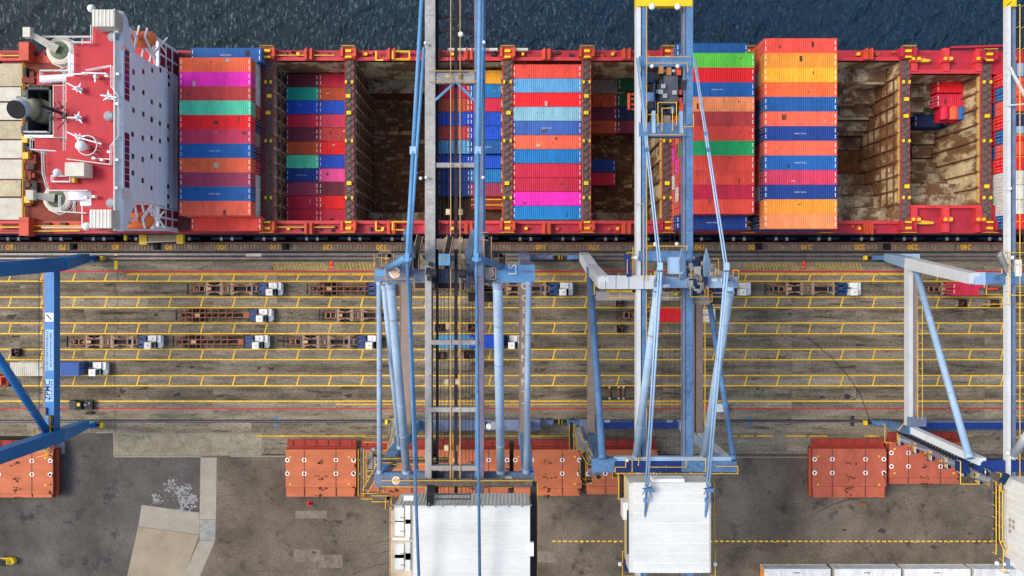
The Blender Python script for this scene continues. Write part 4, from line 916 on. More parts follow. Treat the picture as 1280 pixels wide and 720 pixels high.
# partly filled hold
def small(px0, py0, py1, h, k, lb, dx=0):
    c = P(px0, (py0 + py1) / 2, h); container(c[0] + dx, c[1], h - CH, k, lb, Lc=6.06, group='short containers in the partly filled hold')
xl = W(114.9); xr = W(156)
def rowy(py, h): return P(0, py, h)[1]
for (x, py, h, k, lb) in [(xl, 125.7, -4.8, 'rust', 'rust orange container, second row in the partly filled hold'), (xl, 142, -4.8, 'maroon', 'dark maroon container between two rust orange ones in the partly filled hold'), (xl, 158.5, -4.8, 'rust', 'rust orange container, southern one of two around the maroon box'),
                          (xl, 207, -6.6, 'deepblue', 'deep blue container alone with a crimson one on the dark hold floor'), (xl, 223.6, -6.6, 'crimson', 'crimson container beside the blue one on the dark hold floor'),
                          (xr, 105, -3.5, 'darkgreen', 'dark green container against the pale north wall, partly under the boom'), (xr, 125.7, -4.8, 'darkgreen', 'dark green container, second from the pale north wall'), (xr, 142, -4.8, 'navy', 'navy container next to the dark green one in the partly filled hold'), (xr, 158.5, -4.8, 'maroon', 'maroon container next to the navy one in the partly filled hold')]:
    container(x, rowy(py, h), h - CH, k, lb, Lc=6.06, group='short containers in the partly filled hold')
ledge_box(740, 769, 100, 116, -4.9, 5, M('box_grime', (140, 128, 118), .85, .3, 1, ((80, 60, 48), .5, 1.2)))
for yb_ in ((P(0, 166.5, -7.4)[1], P(0, 117, -7.4)[1]), (P(0, 232, -9.2)[1], P(0, 199, -9.2)[1])): MB().box(W(94), W(176.5) if yb_[0] > 28 else W(135), yb_[0], yb_[1], -10, -7.42 if yb_[0] > 28 else -9.25).build('hold_floor', m_rustd, ship)
# forward hold
fh = P(1188, 0, 2.8)
container(P(1191.5, 107, 2.8)[0], P(0, 107.5, 2.8)[1], .2, 'red', 'bright red container against the north wall of the forward hold', Lc=6.06, group='containers in the forward hold')
container(P(1191.5, 107, 2.8)[0], P(0, 125.5, 2.8)[1], .2, 'crimson', 'crimson container with rusty roof stain in the forward hold', Lc=6.06, group='containers in the forward hold')
container(P(1173, 132, -2)[0], P(0, 131, -2)[1], -4.6, 'green', 'green container half hidden under the crimson one in the forward hold', Lc=6.06, group='containers in the forward hold')
container(P(1163, 151, -2.5)[0], P(0, 151, -2.5)[1], -5.1, 'navy', 'navy container low in the forward hold below the loaded flat rack', Lc=6.06, group='containers in the forward hold')
MB().box(70.5, 82, P(0, 160, -2.5)[1], 37, -10, -5.15).build('hold_floor', m_rustd, ship); MB().box(P(1160, 0, .1)[0], 82.6, P(0, 135, .1)[1], 37, -5.1, .16).build('tank_box', m_shelf, ship)
c = P(1205, 142, 3); t = thing('flat_rack', 'crimson flat rack loaded with tarpaulin covered rolls in the forward hold', 'flat rack', (c[0], c[1], 1))
MB().box(c[0] - 4, c[0] + 4, c[1] - 1.3, c[1] + 1.3, .2, 1.2).build('deck', CC['crimson'], t)
for i, k in enumerate(['crimson', 'orange', 'blue', 'navy', 'navy']): 
    o = MB().lathe((c[0] - 3.2 + i * 1.6, c[1] + .2, 2.1), [(.9, -1.2), (.95, -.9), (.95, .9), (.85, 1.2)], 12, 'y').build('cargo_roll', CC[k]); tag(o, f"{['crimson','orange','blue','dark navy','navy'][i]} tarpaulin covered roll, {ORD[i+1]} from left on the flat rack", 'cargo roll', 'rolls on the flat rack')
# foremost stack seen under the white crane boom
fk = ['coral', 'coral', 'coral', 'navy', 'red', 'coral', 'red', 'white', 'white', 'white', 'red']
for i, k in enumerate(fk):
    y = P(0, 92, 9)[1] - (i + .5) * (P(0, 92, 9)[1] - P(0, 288, 9)[1]) / 11
    for t_ in range(3): container(W(572) + 6.1, y, 5 + t_ * 2.72, k if t_ == 2 or k == 'white' else ['coral', 'red', 'blue'][(i + t_) % 3], row_label(k if t_ == 2 or k == 'white' else ['coral', 'red', 'blue'][(i + t_) % 3], i, 11, f"{['third', 'second', 'top'][t_]} tier, foremost stack at right"), group='containers in the foremost stack', marks=t_ == 2)
# white boxes at the lower edge of the yard
for i, px in enumerate((997, 1085, 1172, 1259)):
    for j in range(2):
        c = P(px, 719.4 + j * 16.6, 2.6)
        o = container(c[0], c[1], 0, 'beige' if False else 'white', f"white refrigerated container, {ORD[i+1]} from left, {['upper', 'lower'][j]} row at the bottom edge", group='white containers along the bottom edge', marks=False)
        [MB().box(c[0] - .7 + q * .3, c[0] - .52 + q * .3, c[1] + .4, c[1] + .58, 2.59, 2.62 + CH - 2.59).build('lettering', m_txt, o) for q in range(4)]
        MB().box(c[0] - 6.1, c[0] - 6.0, c[1] - 1.1, c[1] + 1.1, .1, 2.5).build('end_wall', CC['amber'] if i == 0 else m_whited, o)

# ================================================================== HATCH COVERS ON THE QUAY
def ring(c, r=.42, n=14, w_=.18, z=.03):
    m = MB(); vs = []
    for rr, zz in ((r, 0), (r, z), (r - w_, z), (r - w_, 0)):
        for i in range(n): a = 2 * math.pi * i / n; vs.append((c[0] + math.cos(a) * rr, c[1] + math.sin(a) * rr, c[2] + zz))
    fs = []
    for k in range(3):
        for i in range(n): fs.append((k * n + i, k * n + (i + 1) % n, (k + 1) * n + (i + 1) % n, (k + 1) * n + i))
    return m.add(vs, fs)
rmesh = ring((0, 0, 0)).mesh('ring'); rmesh.materials.append(m_offw)
hubm = MB().lathe((0, 0, 0), [(.16, 0), (.16, .05), (.1, .06)], 8).mesh('hub'); hubm.materials.append(m_dark)
def hatch_stack(px0, px1, py0, py1, where, lip=12, mat=None, red=False, lower=True, n=2):
    """px/py box of the top sheet at height htop"""
    ht = 2.9; mat = mat or m_cover
    a = P(px0, py1, ht); b_ = P(px1, py0, ht); L_ = b_[0] - a[0]; D_ = b_[1] - a[1]
    for k in range(n):
        zt = ht - k * 1.45; cx, cy = (a[0] + b_[0]) / 2 + (random.uniform(-.15, .15) if k else 0), (a[1] + b_[1]) / 2 + (random.uniform(-.1, .1) if k else 0)
        nm = ['upper', 'lower'][k]
        t = thing('hatch_cover', f"{nm} {'red' if red else 'orange brown'} steel hatch cover, pile {where}", 'hatch cover', (cx, cy, zt - 1.5), 'hatch covers piled on the quay')
        fold = .0 if k else (lip / K / kz(ht))
        MB().box(cx - L_ / 2, cx + L_ / 2, cy - D_ / 2 + fold, cy + D_ / 2, zt - .28, zt).build('top_plate', mat, t)
        if fold: MB().box(cx - L_ / 2 + .1, cx + L_ / 2 - .25, cy - D_ / 2, cy - D_ / 2 + fold - .06, zt - .55, zt - .1).build('top_plate', m_coverr if red else mat, t)
        sk = MB().box(cx - L_ / 2 + .08, cx + L_ / 2 - .08, cy - D_ / 2 + .08, cy + D_ / 2 - .08, zt - 1.0, zt - .28); sk.build('skirt', m_coverd, t)
        bm = MB()
        for i in range(7):
            x = cx - L_ / 2 + .3 + i * (L_ - .6) / 6
            bm.box(x - .09, x + .09, cy - D_ / 2 - .06, cy + D_ / 2 + .06, zt - 1.35, zt - .3)
        bm.box(cx - L_ / 2, cx + L_ / 2, cy + D_ / 2 + .0, cy + D_ / 2 + .1, zt - .45, zt - .3); bm.box(cx - L_ / 2, cx + L_ / 2, cy - D_ / 2 - .1, cy - D_ / 2, zt - .9, zt - .75)
        bm.build('cross_member', m_coverd, t)
        ft = MB()
        for fx in (-.42, -.14, .14, .42):
            for fy in (-.4, .4): ft.cbox((cx + fx * L_, cy + fy * D_, zt - 1.4), .5, .5, .7)
        ft.build('locking_pin', m_dark, t)
        if k: continue
        z = zt + .004
        sm_ = MB()
        for fx in (-.235, .215): sm_.box(cx + fx * L_ - .06, cx + fx * L_ + .06, cy - D_ / 2 + .1, cy + D_ / 2 - .02, zt - .2, zt + .035)
        sm_.build('seam_bar', M('seam', (98, 54, 44), .8, .3, 1), t)
        wx_ = wloc(t)
        for fx in (-.475, -.235, .215, .465):
            for py in ((py0 + 13), (py0 + 30)):
                x = cx + fx * L_; y = P(0, py, ht)[1]
                o = inst(rmesh, 'socket_ring', t, (x - wx_[0], y - wx_[1], z - wx_[2])); inst(hubm, 'socket_pin', o)
        ym = MB()
        for fx in (-.43, .4): 
            for fy in (.36, -.22): ym.box(cx + fx * L_ - .18, cx + fx * L_ + .18, cy + fy * D_ - .3, cy + fy * D_ + .05, zt, zt + .06)
        ym.build('small_fittings', m_yr, t)
        dm = MB()
        for fy in (.23, -.09, -.34, -.5):
            for j in range(7): dm.cbox((cx + random.gauss(0, .45), cy + fy * D_ + random.gauss(0, .2), zt + .03), random.uniform(.1, .45), random.uniform(.1, .3), .1)
        for j in range(10): dm.cbox((cx + L_ / 2 - random.uniform(.0, .6), cy + random.uniform(-.48, .48) * D_, zt + .02), random.uniform(.1, .4), random.uniform(.2, .5), .14)
        dm.build('rust_lugs', M('lug_dark', (84, 48, 34), .9, .4, 2), t, kind='stuff')
        pz = zt - .75; pd = 9.5 / K / kz(ht)
        MB().box(cx - L_ / 2 + .1, cx + L_ / 2 - .1, cy + D_ / 2 + .42, cy + D_ / 2 + .3 + pd, pz - .3, pz).build('side_panel', m_coverd, t)
        k9 = MB()
        for q in range(6): k9.cbox((cx - L_ / 2 + L_ * (q + .5) / 6, cy + D_ / 2 + pd * .5 + .4, pz + .05), .25, pd * .7, .16)
        k9.build('small_fittings', m_deckb, t)
        tr = MB().box(cx - L_ / 2, cx + L_ / 2, cy + D_ / 2 + .12, cy + D_ / 2 + .38, zt - .7, zt - .5); tr.build('edge_flange', m_coverd, t)
hatch_stack(357, 445, 562, 621, 'left of the grey crane, standing alone')
hatch_stack(450, 540, 562, 622, 'behind the stair platforms of grey crane')
hatch_stack(545, 637, 562, 619, 'under the boom of the grey crane', 10)
hatch_stack(642, 727, 562, 620, 'between the two middle cranes', 10)
hatch_stack(733, 822, 562, 618, 'under the left leg of blue crane', 10)
hatch_stack(1016, 1108, 561, 622, 'right of blue crane with red skirt', 14, m_coverr, True)
hatch_stack(1112, 1201, 553, 605, 'under the stair tower at the right', 8, m_coverr, True)
hatch_stack(-26, 66, 563, 622, 'at the left edge under strong blue leg', 5)

# ================================================================== YARD TRACTORS AND TRAILERS
def lane(py): return P(0, py, 1)[1]
def tractor(px_front, py, label):
    x1 = X(px_front, 2); y = P(0, py, 2)[1]; t = thing('yard_tractor', label, 'truck', (x1 - 2.4, y, 0), 'yard tractors in the lanes')
    f = MB().box(x1 - 5.6, x1 - .4, y - .45, y + .45, .7, 1.0); f.build('frame', m_tblue, t)
    MB().box(x1 - 4.3, x1 - 2.55, y - 1.12, y + 1.12, 1.0, 1.25).cbox((x1 - 3.0, y + .5, 1.5), .6, .9, .6).cbox((x1 - 2.9, y - .4, 1.4), .5, .6, .5).build('rear_deck', m_tblue, t)
    MB().lathe((x1 - 4.6, y, 1.05), [(.5, 0), (.5, .12), (.2, .14)], 14).build('fifth_wheel', m_black, t)
    MB().box(x1 - 2.5, x1 - 1.25, y - 1.22, y - .02, .9, 2.95).box(x1 - 2.4, x1 - 1.35, y - 1.1, y - .12, 2.95, 3.02).build('cab', m_cab, t)
    MB().box(x1 - 1.24, x1 - 1.18, y - 1.1, y - .12, 1.7, 2.8).build('windscreen', m_glass, t)
    MB().box(x1 - 2.3, x1 - .8, y + .05, y + 1.15, .8, 1.85).box(x1 - 2.2, x1 - 1.5, y + .25, y + .9, 1.85, 1.95).build('engine_housing', m_cab, t)
    MB().box(x1 - .75, x1 - .1, y - .2, y + 1.18, .6, 1.5).box(x1 - .72, x1 - .05, y - 1.2, y - .25, .6, 1.25).box(x1 - .1, x1 + .12, y - .95, y + .95, .55, 1.15).build('bumper', m_cab, t)
    MB().box(x1 - 1.2, x1 - .75, y - 1.05, y + .0, .7, 1.02).box(x1 - 2.0, x1 - 1.95, y + 1.15, y + 1.2, .8, 1.6).build('dark_grille', m_black, t)
    MB().cbox((x1 - 1.85, y - .6, 3.08), .3, .25, .12).build('beacon', m_yr, t); MB().tube((x1 - 2.45, y + .2, 1.2), (x1 - 2.45, y + .2, 2.8), .09, 8).build('exhaust_stack', m_steel, t)
    for wx in (x1 - .95, x1 - 4.4):
        for sy in (-1, 1): MB().lathe((wx, y + sy * 1.0, .5), [(.48, -.18), (.5, -.1), (.5, .1), (.48, .18)], 14, 'y').build('wheel', m_black, t)
    MB().tube((x1 - 3.9, y + .1, 1.4), (x1 - 2.6, y + .35, 1.7), .05, 5).build('air_hose', M('hose', (200, 60, 60), .5, .1), t)
def trailer(px0, px1, py, label, kind):
    z = 1.25; a = P(px0, py, z); b_ = P(px1, py, z); y = a[1]; x0, x1 = a[0], b_[0]; L_ = x1 - x0
    t = thing('container_trailer', label, 'trailer', ((x0 + x1) / 2, y, 0), 'empty container trailers')
    mt = m_trail2 if kind == 'A' else m_trail
    for sy in (-1, 1):
        o_ = .52 if kind == 'A' else .42
        MB().box(x0 + 1.0, x1, y + sy * o_ - .1, y + sy * o_ + .1, .85, z).build('main_rail', m_trail, t)
    cr_ = MB(); gz = MB()
    if kind == 'A':
        for fr_ in (.1, .17, .24, .45, .55, .62, .8, .93): cr_.box(x0 + L_ * fr_ - .08, x0 + L_ * fr_ + .08, y - .52, y + .52, .95, z - .03)
        for fr_ in (.27, .47, .60, .87):
            xx = x0 + L_ * fr_; MB().box(xx - .16, xx + .16, y - 1.2, y + 1.2, 1.0, z + .02).build('bolster', mt, t)
        for xa, sg in ((.27, 1), (.47, -1), (.60, 1), (.87, -1)):
            xx = x0 + L_ * xa
            for sy in (-1, 1): gz.prism([(xx + sg * .16, y + sy * 1.2), (xx + sg * .16, y + sy * .6), (xx + sg * 1.3, y + sy * .6), (xx + sg * 1.15, y + sy * .74), (xx + sg * .55, y + sy * .78)], 1.05, z)
        for i in range(5): gz.box(x0 + L_ * .49 + i * .32, x0 + L_ * .49 + i * .32 + .1, y - .75, y + .75, 1.0, z - .01)
        gz.box(x0 + L_ * .48, x0 + L_ * .59, y - .95, y - .85, 1, z).box(x0 + L_ * .48, x0 + L_ * .59, y + .85, y + .95, 1, z)
    else:
        for fr_ in (.14, .23, .33, .4, .49, .58, .68, .77): 
            MB().box(x0 + L_ * fr_ - .07, x0 + L_ * fr_ + .07, y - 1.2, y + 1.2, 1.0, z + .02).build('bolster', mt, t)
        for fa, fb in ((.14, .23), (.33, .4), (.49, .58), (.58, .68), (.68, .77)):
            for sy in (-1, 1): gz.box(x0 + L_ * fa, x0 + L_ * fb, y + sy * 1.2 - .05, y + sy * 1.2 + .05, 1.05, z)
        for i, fr_ in enumerate((.2, .29, .38, .47, .56, .65, .74)):
            gz.beam((x0 + L_ * fr_, y - .4, 1.1), (x0 + L_ * (fr_ + .08), y + .4, 1.1), .07, .1)
        gz.beam((x0 + .1, y + .5, 1.1), (x0 + L_ * .14, y + 1.1, 1.1), .09, .1)
        MB().box(x1 - 1.1, x1 - .1, y - .5, y + .5, .9, z + .03).build('coupling_plate', M('plate_orange', (176, 96, 56), .8, .3, 1), t)
    gz.build('gusset', mt, t); cr_.n and cr_.build('cross_member', mt, t) if getattr(cr_, 'n', 0) else None
    MB().box(x0, x0 + .16, y - 1.0, y + 1.0, .6, 1.05).build('rear_bar', m_dark, t)
    MB().box(x0 + L_ * .08, x0 + L_ * .5, y - .42, y + .42, .45, .72).box(x0 + L_ * .5, x1 - .4, y - .3, y + .3, .5, .7).build('under_shade', m_black, t)  # black boxes added below the frame as painted contact shade
    pl = MB()
    for i in range(8): pl.cbox((x0 + L_ * random.uniform(.04, .24), y + random.uniform(-.8, .8), .95), random.uniform(.2, .5), random.uniform(.15, .4), .4)
    pl.build('small_fittings', m_trail, t)
    for wx in ((.3, .37, .44) if kind == 'A' else (.2, .27, .34)):
        for sy in (-1, 1): MB().lathe((x0 + L_ * wx, y + sy * .88, .5), [(.46, -.27), (.5, -.2), (.5, .2), (.46, .27)], 14, 'y').build('wheel', m_black, t)
        MB().cbox((x0 + L_ * wx, y, .5), .18, 1.4, .18).build('axle', m_dark, t)
    MB().box(x0 + L_ * .78, x0 + L_ * .79, y - .7, y - .5, .1, 1).box(x0 + L_ * .78, x0 + L_ * .79, y + .5, y + .7, .1, 1).build('landing_leg', m_dark, t)
    MB().cbox((x0 + L_ * .3, y, z), .9, .55, .2).build('suspension_plate', M('plate_tan', (190, 150, 112), .8, .3, 1), t)
ln = {1: 361, 2: 394, 3: 427.3, 4: 461}
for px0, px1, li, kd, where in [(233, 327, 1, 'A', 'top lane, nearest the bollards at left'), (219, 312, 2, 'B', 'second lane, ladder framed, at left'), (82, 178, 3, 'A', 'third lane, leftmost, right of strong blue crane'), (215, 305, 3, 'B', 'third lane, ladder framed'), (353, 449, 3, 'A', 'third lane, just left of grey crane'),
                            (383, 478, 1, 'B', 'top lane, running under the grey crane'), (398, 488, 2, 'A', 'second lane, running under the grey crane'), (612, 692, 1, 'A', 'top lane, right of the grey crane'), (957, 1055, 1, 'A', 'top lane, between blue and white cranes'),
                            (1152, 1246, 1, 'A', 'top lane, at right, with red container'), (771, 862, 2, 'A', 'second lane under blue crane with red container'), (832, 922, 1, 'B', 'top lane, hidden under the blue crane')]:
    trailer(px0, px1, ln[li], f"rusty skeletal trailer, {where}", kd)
for px, li, where in [(351, 1, 'top lane, leftmost'), (339, 2, 'second lane, leftmost'), (200, 3, 'third lane, leftmost'), (334, 3, 'third lane, second from left'), (475, 3, 'third lane, touching grey crane tube'), (489, 1, 'top lane, half hidden by grey crane tubes'), (716, 1, 'top lane, between the middle cranes'),
                      (939.5, 1, 'top lane, at right edge of blue crane'), (1078, 1, 'top lane, rightmost in the open'), (895, 2, 'second lane, under the blue crane'), (652, 3, 'third lane, pulling blue containers under grey crane'), (131, 4, 'fourth lane, pulling grey and blue containers')]:
    tractor(px, ln[li], f"white and blue yard tractor, {where}")
def onlorry(px, py, k, lb, Lc=6.06, h=3.9, **kw):
    c = P(px, py, h); return container(c[0], c[1], h - CH, k, lb, Lc=Lc, group='containers on lane trailers', **kw)
onlorry(567, 427.5, 'skyblue', 'grey blue container on a trailer between the grey crane girders', marks=False); onlorry(609, 427.5, 'royal', 'royal blue container on the trailer in front of grey blue one')
def flat(px0, px1, py, lb):
    a = P(px0, py, 1.25); b_ = P(px1, py, 1.25); t = thing('container_trailer', lb, 'trailer', ((a[0] + b_[0]) / 2, a[1], 0)); MB().box(a[0], b_[0], a[1] - 1.1, a[1] + 1.1, .95, 1.28).build('bed', m_trail, t)
    for fx in (.12, .2, .28):
        for sy in (-1, 1): MB().lathe((a[0] + (b_[0] - a[0]) * fx, a[1] + sy * .9, .5), [(.46, -.25), (.5, -.2), (.5, .2), (.46, .25)], 14, 'y').build('wheel', m_black, t)
flat(545, 638, 427.5, 'loaded trailer carrying two short blue containers'); flat(14, 112, 461, 'loaded trailer behind the strong blue crane beam')
onlorry(33, 461.5, 'beige', 'pale grey container on a trailer left of the lettered blue beam', 6.06, marks=False); onlorry(77.5, 461.5, 'slateblue', 'faded blue container on a trailer right of the lettered blue beam', marks=False)
onlorry(841, 394, 'red', 'bright red container on a trailer under the blue crane'); onlorry(1211.5, 361, 'crimson', 'crimson container on a trailer under the white crane at right')
# black pickup
def pickup():
    a = P(87, 506.3, .8); b_ = P(116, 506.3, .8); y = a[1]; x0, x1 = a[0], b_[0]
    t = thing('pickup_truck', 'black pickup truck parked across the red line', 'pickup truck', ((x0 + x1) / 2, y, 0))
    MB().add([(x0 + .1, y - .9, .4), (x1, y - .9, .4), (x1, y + .9, .4), (x0 + .1, y + .9, .4), (x0, y - .78, .95), (x1 - .05, y - .86, .95), (x1 - .05, y + .86, .95), (x0, y + .78, .95)], [(3, 2, 1, 0), (4, 5, 6, 7), (0, 1, 5, 4), (1, 2, 6, 5), (2, 3, 7, 6), (3, 0, 4, 7)]).build('body', M('pickup_black', (24, 24, 26), .3, .2), t)
    MB().add([(x0 + 1.1, y - .8, .95), (x0 + 2.7, y - .8, .95), (x0 + 2.7, y + .8, .95), (x0 + 1.1, y + .8, .95), (x0 + 1.6, y - .65, 1.5), (x0 + 2.5, y - .65, 1.5), (x0 + 2.5, y + .65, 1.5), (x0 + 1.6, y + .65, 1.5)], [(4, 5, 6, 7), (0, 1, 5, 4), (1, 2, 6, 5), (2, 3, 7, 6), (3, 0, 4, 7)]).build('cab', m_black, t)
    MB().add([(x0 + 1.13, y - .66, 1.0), (x0 + 1.13, y + .66, 1.0), (x0 + 1.6, y + .56, 1.48), (x0 + 1.6, y - .56, 1.48)], [(0, 3, 2, 1)]).build('windscreen', m_glass, t)
    MB().box(x0 + 1.75, x0 + 2.3, y - .1, y + .5, 1.5, 1.53).build('roof_panel', m_yr, t)
    MB().box(x0 + 2.85, x1 - .15, y - .75, y + .75, .96, 1.0).build('load_bed', m_dark, t)
    for i in range(7): MB().cbox((random.uniform(x0 + 3, x1 - .4), y + random.uniform(-.6, .6), 1.08), .3, .25, .2).build('tool_box', m_grey, t) if i < 4 else None
    for wx in (x0 + .9, x1 - .9):
        for sy in (-1, 1): MB().lathe((wx, y + sy * .82, .36), [(.34, -.1), (.36, 0), (.34, .1)], 14, 'y').build('wheel', m_black, t)
pickup()
def bins(px, py, lb, mt=None, s=1.4):
    c = P(px, py, .6); t = thing('pin_bin', lb, 'bin', (c[0], c[1], 0), 'twistlock bins between the lanes')
    MB().box(c[0] - s / 2, c[0] + s / 2, c[1] - .7, c[1] + .7, .05, .12).box(c[0] - s / 2, c[0] + s / 2, c[1] - .7, c[1] - .62, .1, .9).box(c[0] - s / 2, c[0] + s / 2, c[1] + .62, c[1] + .7, .1, .9).box(c[0] - s / 2, c[0] - s / 2 + .08, c[1] - .7, c[1] + .7, .1, .9).box(c[0] + s / 2 - .08, c[0] + s / 2, c[1] - .7, c[1] + .7, .1, .9).build('bin_wall', m_dark if mt is None else mt, t, kind='stuff')
    k = MB()
    for i in range(9): k.cbox((c[0] + random.uniform(-.5, .5), c[1] + random.uniform(-.45, .45), random.uniform(.3, .6)), .25, .2, .25)
    k.build('twistlocks', m_trail, t, kind='stuff'); MB().box(c[0] - s / 2 - .45, c[0] - s / 2 - .1, c[1] - .6, c[1] + .6, .1, .7).build('side_box', m_trail2, t)
for px, py, lb in [(20, 440.5, 'brown twistlock bin at far left above the grey container'), (549, 409.5, 'brown twistlock bin left one between grey crane girders, upper pair'), (590, 409.5, 'brown twistlock bin right one between grey crane girders, upper pair'), (550, 444.5, 'brown twistlock bin below the grey blue container'), (585, 443.5, 'reddish twistlock bin below the royal blue container'),
                   (1203, 379, 'brown twistlock bin below the crimson container at right'), (1243, 379, 'brown twistlock bin left of the white crane girder'), (776, 411, 'rusty twistlock bin below the red container trailer'), (775, 379, 'rusty twistlock bin under the blue crane platform')]: bins(px, py, lb)
# rusty spreader frame lying in the fifth lane
c0 = P(748, 498, .3); c1 = P(794, 484, .3); t = thing('lifting_frame', 'rusty rectangular lifting frame lying on the lane beside the blue crane', 'lifting frame', ((c0[0] + c1[0]) / 2, (c0[1] + c1[1]) / 2, 0))
for y in (c0[1], c1[1]): MB().box(c0[0], c1[0], y - .12, y + .12, .05, .4).build('side_beam', m_dark, t)
for fx in (0, .3, .55, .68, 1): x = c0[0] + (c1[0] - c0[0]) * fx; MB().box(x - .12, x + .12, c0[1] + .12, c1[1] - .12, .05, .42).build('cross_beam', m_trail, t)
cn = MB()
for fx in (0, .3, .55, .68, 1):
    for y in (c0[1], c1[1]): cn.cbox((c0[0] + (c1[0] - c0[0]) * fx, y, .3), .4, .3, .32)
cn.build('small_fittings', m_whited, t)
# white van roof, forklift, small machine
c = P(897, 510, 1.6); t = thing('service_van', 'small white service pickup with orange load half hidden behind the blue crane tube', 'van', (c[0], c[1], 0))
MB().box(c[0] - 1.2, c[0] + 2.1, c[1] - .8, c[1] + .8, .4, 1.1).box(c[0] - .4, c[0] + 1.2, c[1] - .75, c[1] + .75, 1.1, 1.75).build('body', m_cab, t); MB().box(c[0] + 1.15, c[0] + 1.45, c[1] - .65, c[1] + .65, 1.1, 1.5).build('windscreen', m_glass, t)
MB().box(c[0] - 2.1, c[0] - 1.2, c[1] - .6, c[1] + .7, .5, 1.2).build('cargo', m_orng, t)
for wx in (-1.2, 1.3):
    for sy in (-1, 1): MB().lathe((c[0] + wx, c[1] + sy * .75, .35), [(.33, -.1), (.35, 0), (.33, .1)], 12, 'y').build('wheel', m_black, t)
c = P(6, 703, 1.5); t = thing('forklift', 'small yellow forklift at the lower left corner of the yard', 'forklift', (c[0], c[1], 0))
MB().box(c[0] - .9, c[0] + 1.0, c[1] - .6, c[1] + .6, .3, 1.0).lathe((c[0] + .95, c[1], .3), [(.6, 0), (.6, .8), (.4, .95)], 12).build('body', m_ybox, t); MB().box(c[0] - .5, c[0] + .5, c[1] - .5, c[1] + .5, 2.0, 2.08).build('overhead_guard', m_black, t)
MB().rail([(c[0] - .5, c[1] - .5, 1), (c[0] + .5, c[1] - .5, 1), (c[0] + .5, c[1] + .5, 1), (c[0] - .5, c[1] + .5, 1)], 1.0, .04, 1).build('handrail', m_black, t); MB().box(c[0] - 1.9, c[0] - .9, c[1] - .4, c[1] - .25, .08, .14).box(c[0] - 1.9, c[0] - .9, c[1] + .25, c[1] + .4, .08, .14).box(c[0] - 1.0, c[0] - .88, c[1] - .5, c[1] + .5, .1, 1.9).build('fork', m_grey, t)
for wx in (-.6, .7):
    for sy in (-1, 1): MB().lathe((c[0] + wx, c[1] + sy * .55, .28), [(.26, -.1), (.28, 0), (.26, .1)], 12, 'y').build('wheel', m_black, t)
c = P(6, 476, 1.2); t = thing('reach_machine', 'orange red counterweight machine partly behind the blue diagonal at left edge', 'forklift', (c[0], c[1], 0))
MB().box(c[0] - 2.2, c[0] + .6, c[1] - .9, c[1] + .9, .4, 1.1).box(c[0] - 1.4, c[0] - .2, c[1] - .7, c[1] + .7, 1.1, 2.0).build('body', m_orng, t); MB().box(c[0] + .6, c[0] + 1.3, c[1] - .7, c[1] + .3, .4, .9).build('counterweight', m_coverd, t)
for wx in (-1.6, .3):
    for sy in (-1, 1): MB().lathe((c[0] + wx, c[1] + sy * .9, .5), [(.48, -.2), (.5, 0), (.48, .2)], 12, 'y').build('wheel', m_black, t)
tag(MB().lathe(P(387, 629, 0), [(.5, 0), (.5, .1), (.22, .18), (.12, .8)], 10).build('traffic_cone', m_red), 'small red cone below the pile standing alone', 'cone')
tag(MB().cbox(P(1079, 631, .2), 1.0, .9, .4).build('debris_box', m_trail), 'small tan box on asphalt below the pile with the red skirt', 'box')
tag(MB().tube(P(76, 515.5, .2), P(86, 515.5, .2), .25, 6).build('gas_cylinder', m_steel) if False else MB().tube(P(108, 516.5, .3), P(116, 515.5, .3), .25, 8).build('gas_cylinder', m_dark), 'dark cylinder lying below the black pickup', 'cylinder')
def person(px, py, shirt, lb):
    c = P(px, py, 0); t = thing('person', lb, 'person', tuple(c)); 
    MB().lathe(c, [(.1, .02), (.12, .45), (.17, .85), (.2, .95), (.22, 1.3), (.2, 1.42), (.07, 1.5), (.06, 1.56), (.1, 1.62), (.11, 1.7), (.09, 1.78), (.02, 1.82)], 12).tube(c + Vector((.22, 0, 1.38)), c + Vector((.34, .12, .8)), .06, 6, .04).tube(c + Vector((-.22, 0, 1.38)), c + Vector((-.34, .1, .8)), .06, 6, .04).build('body', shirt, t, smooth=True)
    MB().lathe(c, [(.15, 1.68), (.13, 1.8), (.05, 1.87)], 10).build('hard_hat', m_offw, t)
#SECTION4
# ================================================================== SHIP-TO-SHORE CRANES
def plan(px, py, h): return P(px, py, h)
def bogies(t, px0, px1, py, mt, buf=None, end=1):
    """rail bogies under a sill corner, px0..px1"""
    x0, x1 = X(px0), X(px1); y = Y(py); n = max(2, int((x1 - x0) / 1.6))
    b = MB().box(x0, x1, y - .45, y + .45, .9, 1.7).prism([(x0 + .3, y - .35), (x1 - .3, y - .35), (x1 - .3, y + .35), (x0 + .3, y + .35)], 1.7, 2.5); b.build('bogie_beam', mt, t)
    for i in range(n):
        wx = x0 + (i + .5) * (x1 - x0) / n
        MB().lathe((wx, y, .5), [(.42, -.2), (.45, 0), (.42, .2)], 12, 'y').build('rail_wheel', m_dark, t); MB().cbox((wx, y, .95), 1.2, 1.15, .5).build('wheel_box', m_navyp if mt is not m_c3 else m_c3, t)
    e = x1 if end > 0 else x0
    MB().tube((e, y, 1.1), (e + end * .8, y, 1.1), .22, 8).build('buffer', m_dark, t); MB().cbox((e + end * 1.15, y, 1.1), .5, .8, .8).build('buffer', m_ybox, t)
def legbox(t, a, b, w_, mt, nm='leg', w2=None, d=None): 
    return MB().beam(a, b, w_, d or w_, w2 or w_, d or w2 or w_).build(nm, mt, t)
m_rstreak = M('joint_rust', (150, 112, 88), .8, .4, 2)
